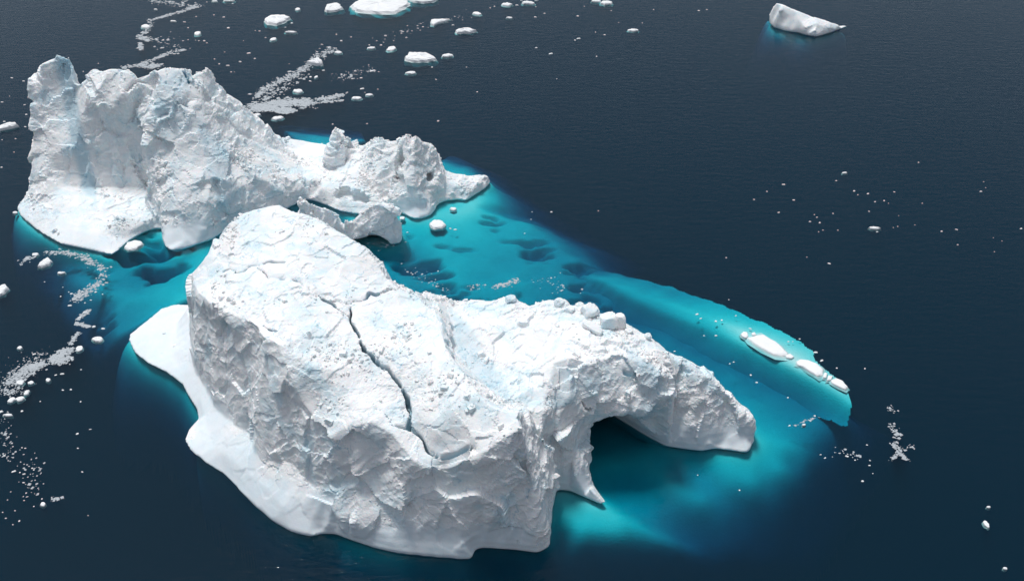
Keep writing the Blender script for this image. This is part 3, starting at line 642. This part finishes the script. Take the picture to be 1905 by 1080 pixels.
sheet('submerged_ice', small, (-80, -10, 195, 260), .9, [], outline_s, 1.2, seed=600)
sheet('submerged_ice', far, (85, 175, 330, 440), .9, [], outline_k, 4.5, seed=610)

# ------------------------------------------------------------------ floating ice
def outline_floe(name, O, t, mat, seed, lump=.25, flare=1.22, deep=1.4, parent=None, centre=None):
    """low raft of ice from its waterline outline: shelving top with lumps, sides, wider foot under water"""
    O = np.asarray(O, float)[:, :2]; c = O.mean(0); N = len(O); rs = np.random.RandomState(seed)
    rings = [(flare, -deep), (1.04, -.15), (1., .02), (.93, .62 * t), (.78, .86 * t), (.5, t), (.22, t * 1.02)]
    v = []
    for k, (sc, z) in enumerate(rings):
        j = rs.uniform(-1, 1, N) * lump * t * (k >= 3); jr = 1 + rs.uniform(-.04, .04, N) * (k != 2)
        if k == 0: z = z * rs.uniform(.7, 1.3, N)
        v.append(np.column_stack([c + (O - c) * (sc * jr)[:, None], np.zeros(N) + z + j]))
    v = np.vstack(v + [[[c[0], c[1], t]]]); q = []
    R = len(rings); idx = lambda r, i: r * N + i % N
    tri = []
    for r in range(R - 1):
        for i in range(N): q.append((idx(r, i), idx(r, i + 1), idx(r + 1, i + 1), idx(r + 1, i)))
    for i in range(N): tri.append((idx(R - 1, i), idx(R - 1, i + 1), R * N, R * N))
    loc = np.array([c[0], c[1], 0.]) if centre is None else np.asarray(centre, float)
    me = bpy.data.meshes.new(name)
    me.from_pydata([tuple(p) for p in v - loc], [], [tuple(f) for f in q] + [f[:3] for f in tri]); me.update()
    for p in me.polygons: p.use_smooth = lump < .1 or (t < 1.0 and p.index % 3 == 0)
    me.materials.append(mat); o = bpy.data.objects.new(name, me); scene.collection.objects.link(o)
    if parent is None: o.location = loc
    else: o.parent = parent
    return o

def ragged(px, n_sub, seed, amt=.12):
    """closed pixel outline on the water -> denser, slightly ragged ground outline"""
    P = [at(u, v, 0)[:2] for u, v in px]; rs = np.random.RandomState(seed); out = []
    for a, b in zip(P, P[1:] + P[:1]):
        L_ = np.linalg.norm(b - a)
        for k in range(n_sub): out.append(a + (b - a) * k / n_sub + (rs.uniform(-1, 1, 2) * amt * L_ if k else 0))
    return out

def floe(u, v, w, h, label, group=None, name='ice_floe', seed=0, cat='ice floe', thick=None, pointed=0.):
    """raft seen at pixel (u, v), w x h pixels in the photograph"""
    rs = np.random.RandomState(seed * 13 + int(u) * 7 + int(v))
    a = at(u, v + h / 2, 0); ppm = np.linalg.norm(at(u + 10, v, 0) - at(u, v, 0)) / 10
    wm = w * ppm; t = thick if thick else min(1.1, .12 * wm + .1)
    b = at(u, v - h / 2, t); dep = max(.35 * wm, b[1] - a[1]); c = (a[0], a[1] + dep / 2)
    N = 8 if w < 9 else 12 if w < 20 else 18
    ang = np.arange(N) / N * 2 * math.pi + rs.uniform(-.12, .12, N); ph = rs.uniform(0, 6.28)
    rad = (1 + rs.uniform(-.2, .12, N)) * (1 + .14 * np.cos(2 * ang + ph) + pointed * np.cos(ang))
    O = np.column_stack([c[0] + np.cos(ang) * rad * wm / 2, c[1] + np.sin(ang) * rad * dep / 2])
    o = outline_floe(name, O, t, M_FLOE, seed + int(u), .16, 1.18, max(.5, t * .9))
    return tag(o, label, cat, group)

BIG = [  # outlines of the large rafts
 ([(654,10),(664,3),(690,0),(715,-2),(735,1),(752,2),(763,8),(752,17),(735,26),(700,26),(668,23),(656,18)], 1.6, 'largest flat white ice raft at the top edge of the water'),
 ([(757,0),(775,-4),(800,-5),(815,0),(805,5),(790,7),(770,5)], 1.3, 'white ice raft cut by the top edge beside the largest raft'),
 ([(604,20),(607,12),(618,9),(630,9),(639,17),(628,22),(608,23)], 1.2, 'rounded white ice raft at the top left of the largest raft'),
 ([(492,40),(500,33),(515,31),(530,31),(541,35),(531,42),(515,48),(498,46)], 1.3, 'ragged oval white ice raft above the gap between brash trails'),
 ([(753,108),(760,101),(775,101),(795,101),(805,106),(812,112),(795,116),(770,116),(755,113)], 1.3, 'flat lumpy white ice raft just left of a small flat one'),
 ([(570,119),(585,115),(594,110),(601,120),(598,123),(585,122)], 1.5, 'white triangular ice raft at the head of the long brash trail'),
 ([(801,47),(802,39),(818,38),(837,37),(822,43),(808,48)], .9, 'wedge-shaped white floe with its point to the right'),
 ([(847,60),(860,56),(872,55),(887,59),(874,63),(850,63)], 1.2, 'low pointed white floe below the wedge-shaped one'),
 ([(0,238),(15,232),(30,231),(36,236),(20,240),(0,244)], 1.2, 'flat white floe at the left edge beside the tower iceberg'),
 ([(231,461),(236,452),(250,448),(262,449),(266,453),(255,463),(240,466)], 0.5, 'white floe in the turquoise gap under the back iceberg foot'),
 ([(70,498),(78,488),(90,481),(98,487),(92,494),(80,498)], .9, 'pear-shaped white floe left of the turquoise channel'),
 ([(0,535),(10,531),(17,537),(9,547),(-4,552),(-8,542)], .9, 'white floe cut by the left edge below the back iceberg'),
 ([(799,416),(808,410),(820,411),(829,418),(822,425),(808,426),(800,421)], 0.6, 'smooth white floe in turquoise water right of the small arch'),
]
for k, (px, t, lab) in enumerate(BIG):
    o = outline_floe('ice_raft' if k < 6 else 'ice_floe', ragged(px, 3, 40 + k, .07), t, M_FLOE, 40 + k, .14, 1.1, 1.6 if k < 6 else .6); tag(o, lab, 'ice floe')

MID = [  # u, v, w, h, label
 (943,8,17,9,'small peaked white floe at the top centre edge'), (982,5,23,8,'white floe at the top centre edge, right of the peaked one'), (1110,2,22,6,'white floe touching the top edge, left of its twin'),
 (1128,5,27,9,'slanted white floe touching the top edge, right of its twin'), (1179,56,19,7,'lone white floe on open water right of top centre'), (947,33,14,4,'thin white floe sliver below the peaked floe at top centre'),
 (887,25,16,7,'small two-part white floe above the pointed floe'), (832,103,21,8,'small flat floe to the right of the lumpy raft'), (763,135,17,8,'small white floe below the lumpy raft'), (727,90,16,11,'small peaked white floe left of the lumpy raft'),
 (690,89,14,6,'small oval floe left of the small peaked one'), (541,60,21,5,'thin bar-shaped white floe below the ragged oval raft'), (507,73,11,8,'small square white floe below left of the bar-shaped floe'), (628,97,16,7,'white floe at the lower end of the cluster above the triangular raft'),
 (553,169,19,10,'white floe beside the long brash trail'), (516,219,21,9,'white floe on the near side of the slush raft'), (478,213,15,6,'small white floe against the slush raft, nearest the back iceberg'), (662,182,18,8,'white floe right of the brash strip off the slush raft'),
 (687,176,13,6,'small flat floe at the far right of the brash strip'), (553,17,10,6,'small white floe right of the rounded raft'), (365,62,15,9,'white floe in the scatter above the back iceberg crest'), (268,49,17,9,'white floe beside the winding brash ribbon at top left'),
 (426,1,20,6,'white floe cut by the top edge left of the rafts'), (179,630,20,13,'largest block-shaped white floe left of the front iceberg shelf'), (145,648,15,12,'block-shaped white floe beside the grey slush patch'), (35,646,9,8,'small white floe above the left brash trail'),
 (35,711,17,11,'oval white floe at the lower end of the left brash trail'), (55,711,10,9,'small square floe right of the oval one in the left brash'), (47,729,11,11,'white floe below the oval one in the left brash'), (35,741,18,10,'elongated floe touching a rounder one at the left edge brash'),
 (18,743,14,13,'rounded floe touching an elongated one at the left edge brash'), (13,771,15,8,'rounded bar floe below the left edge brash'), (112,507,14,7,'thin slanting floe at the edge of the left turquoise'), (64,473,15,7,'small grey floe under the back iceberg left foot'),
 (88,706,10,8,'small white floe right of the left brash trail'), (27,395,11,6,'tiny floe just off the left tip of the back iceberg'), (843,388,15,7,'small white floe close under the back iceberg right tip'), (748,405,9,8,'small floe against the small arch'),
 (1628,424,21,6,'flat white floe amid the speckled open water at right'), (1572,321,10,4,'small flat floe above the speckled water at right'), (1838,974,11,13,'small upright floe near the lower right edge'), (1840,942,9,5,'small flat floe just above the upright one at lower right'),
 (1871,1056,9,6,'small floe in the lower right corner'), (78,937,11,9,'small bent floe on dark water at lower left'), (1496,789,8,5,'small white floe off the front iceberg snout'), (587,143,7,6,'small floe right of the long brash trail')]
for k, (u, v, w, h, lab) in enumerate(MID): floe(u, v, w, h, lab, seed=k)

SMALL = {  # dots and chips in named places
 ('small ice fragment in the scatter across the top centre water', 'ice fragments at top centre'): [(463,99,10,6),(447,115,8,4),(424,122,8,4),(635,76,8,5),(626,64,4,4),(653,69,4,3),(625,90,8,4),(613,90,8,4),(599,83,10,4),(577,151,8,5),(578,143,5,5),(560,146,8,3),(674,165,8,5),(703,166,5,3),(694,132,12,4),(672,145,8,5),(815,225,7,4),(811,148,5,3),(843,47,8,4),(846,31,6,3),
   (475,57,4,3),(494,70,4,3),(531,51,4,3),(543,43,5,4),(483,58,4,3),(453,76,3,3),(436,134,3,3),(474,109,4,4),(538,119,3,3),(602,131,6,4),(687,84,4,3),(709,84,4,3),(686,121,3,3),(787,50,6,4),(758,48,3,3),(747,62,6,4),(868,125,4,3),(804,125,4,3),(683,230,4,3),(619,231,4,3),(888,171,3,3),(646,172,6,4),(679,172,6,3),(425,52,8,6),(416,32,7,4),(433,7,4,3),(400,3,14,4)],
 ('small ice fragment on open water between top centre and the far iceberg', 'ice fragments on open water'): [(962,10,7,4),(970,1,10,3),(998,1,14,3),(997,13,5,3),(996,32,6,4),(1087,12,4,3),(1077,72,8,5),(1070,75,4,3),(1125,65,5,4),(1108,60,4,3),(1025,100,7,4),(998,89,5,4),(1216,18,4,3),(1315,18,4,3),(1300,20,4,3),(1137,20,3,3),(1075,30,6,4),(1036,147,4,3),(1110,105,3,3),(1013,25,4,3),(1195,43,3,3),(1151,42,4,3),(912,15,4,3),(920,12,4,3),(982,8,4,3)],
 ('tiny ice fragment in the speckle of open water at far right', 'ice speckle at right'): [(1458,343,7,4),(1477,372,6,4),(1449,395,6,4),(1550,397,6,4),(1507,412,6,4),(1525,414,6,4),(1531,428,5,3),(1515,399,4,3),(1520,404,4,3),(1589,355,6,4),(1596,362,4,3),(1615,360,4,3),(1628,375,4,3),(1645,373,5,4),(1653,378,3,3),(1664,357,4,3),(1556,336,4,3),(1632,431,6,3),(1716,378,5,3),(1825,356,5,4),(1834,349,3,3),(1830,338,4,3),(1780,427,6,3),(1782,455,5,3),(1543,490,6,4),(1752,430,5,3),(1848,442,3,3),(1864,448,3,3),(1850,468,3,3),(1900,425,6,5),(1427,356,4,3),(1403,371,4,3),(1709,302,3,3),(1670,421,4,3),(1662,423,3,3),(1702,418,3,3),(1617,393,3,3),(1672,401,3,3),(1501,478,4,3),(1523,431,4,3),(1559,428,4,3)],
 ('tiny ice fragment afloat over the turquoise drowned ledge', 'ice fragments over the drowned ledge'): [(1369,587,9,5),(1343,595,6,5),(1332,597,7,5),(1304,592,6,4),(1297,584,6,4),(1396,611,8,4),(1402,621,8,5),(1518,655,9,6),(1529,670,6,4),(1467,635,5,4),(1475,635,4,3),(1488,630,5,3),(1557,684,5,4),(1609,685,4,4),(1332,624,8,4),(1310,624,4,3),(1255,653,6,4),(1365,673,6,4),(1358,676,5,4),(1408,711,6,5),(1397,697,4,4),(1466,739,5,4),(1351,479,4,3),(1356,557,3,3),(1543,490,4,3)],
 ('tiny ice fragment adrift in the turquoise bay right of the front iceberg', 'ice fragments in the turquoise bay'): [(1516,773,8,6),(1507,782,6,4),(1469,791,5,3),(1527,845,5,3),(1535,851,5,3),(1549,849,4,3),(1563,842,4,3),(1576,848,6,4),(1591,855,5,3),(1618,865,5,4),(1624,880,5,4),(1605,894,6,4),(1613,827,4,3),(1298,883,4,3),(1376,911,4,3)],
 ('tiny ice fragment beside the small arch in turquoise water', 'ice fragments by the small arch'): [(838,425,6,4),(847,427,7,5),(746,415,7,5),(758,432,8,5),(755,450,7,4),(976,434,5,4),(988,408,4,3),(990,394,4,3),(1026,394,5,4),(1113,392,4,3),(1045,540,5,4),(1050,535,4,3),(1080,545,4,3),(1028,545,4,3),(815,504,4,4)],
 ('small ice fragment among the brash left of the front iceberg', 'ice fragments in the left brash'): [(192,611,8,6),(175,607,9,6),(159,580,15,6),(148,590,8,4),(151,687,7,5),(116,695,9,6),(133,667,8,5),(83,524,6,4),(130,568,8,5),(117,534,5,4),(128,543,5,4),(133,546,5,4),(113,551,4,4),(178,543,8,5),(191,547,6,5),(184,531,7,5),(169,558,6,4),(158,563,5,4),(194,520,7,4),(182,501,5,4),(104,697,5,4),(64,658,7,4),(117,725,6,4),(132,724,6,4),(75,746,4,4),(150,747,3,3),(41,764,5,4),(2,765,6,6),(8,226,4,3),(144,806,6,6),(168,798,8,3),(145,833,5,3),(153,877,6,4),(44,897,7,4),(45,881,10,3),(26,876,7,4),(8,847,7,4),(37,878,4,3),(60,870,4,4),(63,873,5,4),(45,930,4,4),(14,929,4,4),(24,975,4,4),(36,968,4,4),(78,927,5,4),(63,941,4,4),(41,832,4,3),(47,833,4,3),(24,830,4,3),(164,958,4,3),(150,746,4,3),(20,914,4,3),(28,949,4,3),(11,963,5,4),(5,952,5,3)],
 ('small ice fragment on the grey water left of the tower iceberg', 'ice fragments left of the tower'): [(22,145,7,4),(44,151,6,4),(47,236,7,4),(4,260,4,4),(29,258,4,3),(26,283,4,3),(3,311,6,4),(49,213,5,4),(46,195,5,3),(4,190,5,3),(18,179,3,3),(155,133,4,3),(183,118,4,3)],
 ('small ice fragment in the scatter above the back iceberg crest', 'ice fragments above the crest'): [(290,18,16,5),(323,40,14,4),(343,41,10,4),(350,52,5,3),(365,31,5,3),(370,76,5,3),(380,76,5,3),(399,110,4,3),(408,119,5,4),(418,97,4,3),(350,74,4,3),(385,80,4,3),(340,5,5,3),(385,4,4,3),(364,75,4,3),(430,134,4,3),(398,28,4,3),(303,75,4,3)],
}
VAR = []
for k in range(6):
    rs = np.random.RandomState(900 + k); N = 7; a = np.arange(N) / N * 6.283 + rs.uniform(-.2, .2, N); r = .5 * (1 + rs.uniform(-.3, .1, N))
    o = outline_floe('ice_fragment', np.column_stack([np.cos(a) * r * rs.uniform(.7, 1.2), np.sin(a) * r * rs.uniform(.6, 1.1)]), .34, M_FLOE, 900 + k, .3, 1.15, .3, centre=(0, 0, 0)); VAR.append(o.data); bpy.data.objects.remove(o)
MARKS = {'the largest raft at the top edge': (705,12), 'the ragged oval raft': (517,37), 'the lumpy flat raft': (783,107), 'the triangular raft': (587,116), 'the wedge-shaped floe': (820,42), 'the low pointed floe': (866,58), 'the peaked floe at top centre': (943,8), 'the slanted floe at the top edge': (1128,5),
 'the lone floe right of top centre': (1179,56), 'the grey slush raft': (530,200), 'the flat floe in the right-hand speckle': (1628,424), 'the flat floe above the speckle': (1572,321), 'the small far iceberg': (1500,45), 'the largest hump of the ledge': (1428,645), 'the middle hump of the ledge': (1505,684), 'the last hump of the ledge': (1560,712),
 'the snout of the front iceberg': (1400,820), 'the star-shaped slush patch': (1675,840), 'the smooth floe by the small arch': (812,418), 'the pale chips in the turquoise': (940,530), 'the largest block-shaped floe at left': (179,630), 'the oval floe in the left brash': (35,711), 'the bent floe at lower left': (78,937), 'the pear-shaped floe': (83,490),
 'the flat floe at the left edge': (15,236), 'the tower of the back iceberg': (90,110), 'the crest of the back iceberg': (320,125), 'the floe beside the brash ribbon': (268,49), 'the white floe above the crest': (365,62), 'the turquoise arch opening': (1180,850)}
ORD = ['nearest', 'second', 'third', 'fourth', 'fifth', 'sixth', 'seventh', 'eighth', 'ninth', 'tenth', 'eleventh', 'twelfth', 'thirteenth', 'fourteenth', 'fifteenth', 'sixteenth']
DIRS = ['to the right of', 'to the upper right of', 'above', 'to the upper left of', 'to the left of', 'to the lower left of', 'below', 'to the lower right of']
spots = []
for (lab, grp), L_ in SMALL.items():
    for it in L_:
        m = min(MARKS, key=lambda k: math.hypot(it[0] - MARKS[k][0], it[1] - MARKS[k][1])); du, dv = it[0] - MARKS[m][0], MARKS[m][1] - it[1]
        spots.append((m, int(round(math.atan2(dv, du) / (math.pi / 4))) % 8, math.hypot(du, dv), it, grp))
rank = {}
for k in sorted(range(len(spots)), key=lambda k: spots[k][2]):
    key = spots[k][:2]; rank[k] = sum(1 for j in rank if spots[j][:2] == key)
rs = np.random.RandomState(5)
for k, (m, dr, _, (u, v, w, h), grp) in enumerate(spots):
    p = at(u, v, 0); ppm = np.linalg.norm(at(u + 10, v, 0) - p) / 10
    o = bpy.data.objects.new('ice_fragment', VAR[rs.randint(6)]); scene.collection.objects.link(o)
    o.location = p; wm = w * ppm; o.scale = (wm, max(.5 * wm, h * ppm * 1.1), wm * .28); o.scale *= rs.uniform(.65, 1.1); o.rotation_euler = (0, 0, rs.uniform(-.5, .5))
    n_ = ORD[min(rank[k], 15)]
    tag(o, '%s %s fragment %s %s' % (n_, 'tiny ice' if w < 6 else 'small ice', DIRS[dr].replace('to the ', ''), m), 'ice fragment', grp)

def brash(label, lines, seed, name='brash_ice'):
    """slush and chips along polylines: (pixel line, half width px, count, size m)"""
    rs = np.random.RandomState(seed); P, S = [], []
    for line, wd, n, sz in lines:
        line = np.array(line, float); seg = np.hypot(*(line[1:] - line[:-1]).T); cum = np.r_[0, np.cumsum(seg)]
        for _ in range(n):
            t = rs.uniform(0, cum[-1]); k = min(len(seg) - 1, np.searchsorted(cum, t) - 1 if t > 0 else 0); f = (t - cum[k]) / seg[k]
            c = line[k] + (line[k + 1] - line[k]) * f
            c = c + np.array([rs.randn() * wd, rs.randn() * wd * .42])
            P.append(at(c[0], c[1], 0)); S.append(.62 * sz * np.clip(rs.lognormal(-.1, .5), .35, 2.6))
    P = np.array(P); S = np.array(S); P[:, 2] = .01
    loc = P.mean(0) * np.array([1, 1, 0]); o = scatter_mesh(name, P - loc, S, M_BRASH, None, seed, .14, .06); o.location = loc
    return tag(o, label, 'brash ice', kind='stuff')
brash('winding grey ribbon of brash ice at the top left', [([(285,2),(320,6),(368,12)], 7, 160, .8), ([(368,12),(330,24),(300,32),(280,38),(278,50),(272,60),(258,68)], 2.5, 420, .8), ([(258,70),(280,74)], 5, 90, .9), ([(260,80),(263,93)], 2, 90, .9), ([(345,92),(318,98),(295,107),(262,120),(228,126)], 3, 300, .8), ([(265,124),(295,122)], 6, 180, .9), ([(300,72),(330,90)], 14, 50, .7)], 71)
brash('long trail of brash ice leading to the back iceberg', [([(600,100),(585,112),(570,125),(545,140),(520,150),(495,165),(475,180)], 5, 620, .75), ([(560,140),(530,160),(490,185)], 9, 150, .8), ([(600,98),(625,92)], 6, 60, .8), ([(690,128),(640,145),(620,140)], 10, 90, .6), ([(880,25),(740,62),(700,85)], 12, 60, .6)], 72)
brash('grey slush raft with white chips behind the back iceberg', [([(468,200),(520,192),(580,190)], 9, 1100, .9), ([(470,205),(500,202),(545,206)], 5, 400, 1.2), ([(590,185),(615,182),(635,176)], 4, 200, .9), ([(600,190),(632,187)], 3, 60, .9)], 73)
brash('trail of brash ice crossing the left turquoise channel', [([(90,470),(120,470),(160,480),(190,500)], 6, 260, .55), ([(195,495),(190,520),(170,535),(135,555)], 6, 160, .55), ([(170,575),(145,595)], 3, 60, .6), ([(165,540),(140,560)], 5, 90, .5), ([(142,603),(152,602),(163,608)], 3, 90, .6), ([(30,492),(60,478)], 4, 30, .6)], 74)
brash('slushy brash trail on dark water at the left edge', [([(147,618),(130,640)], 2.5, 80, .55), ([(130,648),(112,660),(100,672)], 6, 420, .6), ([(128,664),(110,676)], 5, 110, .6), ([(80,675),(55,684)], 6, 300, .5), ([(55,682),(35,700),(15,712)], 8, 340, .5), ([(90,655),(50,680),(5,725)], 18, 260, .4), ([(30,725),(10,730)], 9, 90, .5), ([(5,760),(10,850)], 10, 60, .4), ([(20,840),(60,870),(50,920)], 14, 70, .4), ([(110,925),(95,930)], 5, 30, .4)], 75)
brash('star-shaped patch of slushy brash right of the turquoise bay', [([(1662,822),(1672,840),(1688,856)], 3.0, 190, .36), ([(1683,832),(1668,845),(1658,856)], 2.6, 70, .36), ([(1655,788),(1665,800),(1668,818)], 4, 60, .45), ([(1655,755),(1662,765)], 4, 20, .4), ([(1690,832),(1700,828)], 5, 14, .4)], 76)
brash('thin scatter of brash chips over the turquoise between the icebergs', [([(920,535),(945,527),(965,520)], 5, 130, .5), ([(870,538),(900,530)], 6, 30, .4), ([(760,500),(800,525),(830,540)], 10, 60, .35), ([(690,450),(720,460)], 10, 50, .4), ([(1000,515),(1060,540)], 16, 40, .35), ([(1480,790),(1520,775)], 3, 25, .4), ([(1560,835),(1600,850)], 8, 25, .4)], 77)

# low humps of the drowned ledge that break the surface
HUMPS = [([(1378,621),(1383,617),(1390,618),(1392,625),(1388,629),(1380,625)], .42), ([(1392,628),(1407,624),(1420,622),(1432,630),(1450,641),(1464,655),(1466,661),(1455,662),(1440,660),(1420,649),(1402,638)], .62), ([(1462,661),(1470,658),(1477,664),(1472,667),(1463,665)], .42),
 ([(1482,672),(1490,668),(1505,670),(1520,676),(1531,686),(1530,697),(1520,699),(1505,690),(1493,682),(1483,678)], .55), ([(1534,693),(1539,694),(1537,703),(1531,702)], .42), ([(1541,698),(1549,699),(1546,707),(1538,707)], .42), ([(1546,707),(1556,703),(1567,708),(1577,719),(1572,724),(1560,719),(1548,712)], .42), ([(1398,620),(1404,618),(1407,623),(1400,624)], .42)]
HUMPS = [(px, t * .6) for px, t in HUMPS]
for k, (px, t) in enumerate(HUMPS):
    outline_floe('ice_hump', ragged(px, 2, 60 + k, .06), t, M_FLOE, 60 + k, .09, 1.35, .55, parent=foot, centre=np.array(foot.location))

# fallen blocks on the crest of the arch, two chips on the shelf
def block(u, v, sx, sy, sz, rz, tilt, parent, fd, seed, name='ice_block'):
    p = fd.hit(u, v) if fd else at(u, v, 1.0); rs = np.random.RandomState(seed)
    n = 7; g = np.linspace(-.5, .5, n); vs, qs = [], []
    for ax in range(3):
        for sg in (-1, 1):
            base = len(vs); o1, o2 = (ax + 1) % 3, (ax + 2) % 3
            for i in range(n):
                for j in range(n):
                    c = [0, 0, 0]; c[ax] = .5 * sg; c[o1] = g[i]; c[o2] = g[j]; vs.append(c)
            for i in range(n - 1):
                for j in range(n - 1):
                    f = (base + i * n + j, base + (i + 1) * n + j, base + (i + 1) * n + j + 1, base + i * n + j + 1); qs.append(f if sg > 0 else f[::-1])
    b = np.array(vs); cr = rs.uniform(-.13, .13, (2, 2, 2, 3)); t = b + .5
    for dx in (0, 1):
        for dy in (0, 1):
            for dz in (0, 1):
                w = (t[:, 0] if dx else 1 - t[:, 0]) * (t[:, 1] if dy else 1 - t[:, 1]) * (t[:, 2] if dz else 1 - t[:, 2]); b = b + w[:, None] * cr[dx, dy, dz]
    b = b / np.maximum(1, np.linalg.norm(b, axis=1) / .66)[:, None] * (sx, sy, sz) * .8
    q0 = b + seed * 17.0; b = b * (1 + (facets(q0, 1.1, seed, .7, .3) * .5 + .08 * vnoise(q0, .5, seed))[:, None] / max(sx, sy, sz))
    o = mesh_np(name, b, np.array(qs), M_ICE, parent, {'blue': np.zeros(len(b)), 'rough': np.ones(len(b))}, smooth=False)
    o.location = p - np.array(parent.location) + np.array([0, 0, sz * .25]); o.rotation_euler = (tilt, tilt * .6, rz)
    return o
for k, a in enumerate([(1097, 585, 4.2, 4.0, 3.2, .6, .35), (1132, 605, 4.6, 3.4, 4.0, .12, -.25), (1153, 606, 2.6, 3.0, 4.2, .2, -.2), (1103, 616, 5.6, 2.0, 2.6, -.7, .3), (1078, 572, 2.2, 2.0, 1.6, .3, .3), (1170, 618, 2.0, 1.6, 1.2, .8, .2), (1205, 628, 1.6, 1.4, 1.6, .4, .2), (1060, 580, 2.2, 2.2, 1.8, 1.0, .2), (950, 560, 2.6, 2.0, 2.0, .4, .3), (1040, 566, 2.4, 2.2, 2.0, .9, .3)]):
    block(*a, front, berg_f, 30 + k)
block(332, 643, 3.0, 1.4, .7, .5, .1, front, None, 50, 'ice_chip'); block(306, 620, 1.0, .7, .5, .2, .1, front, None, 51, 'ice_chip')
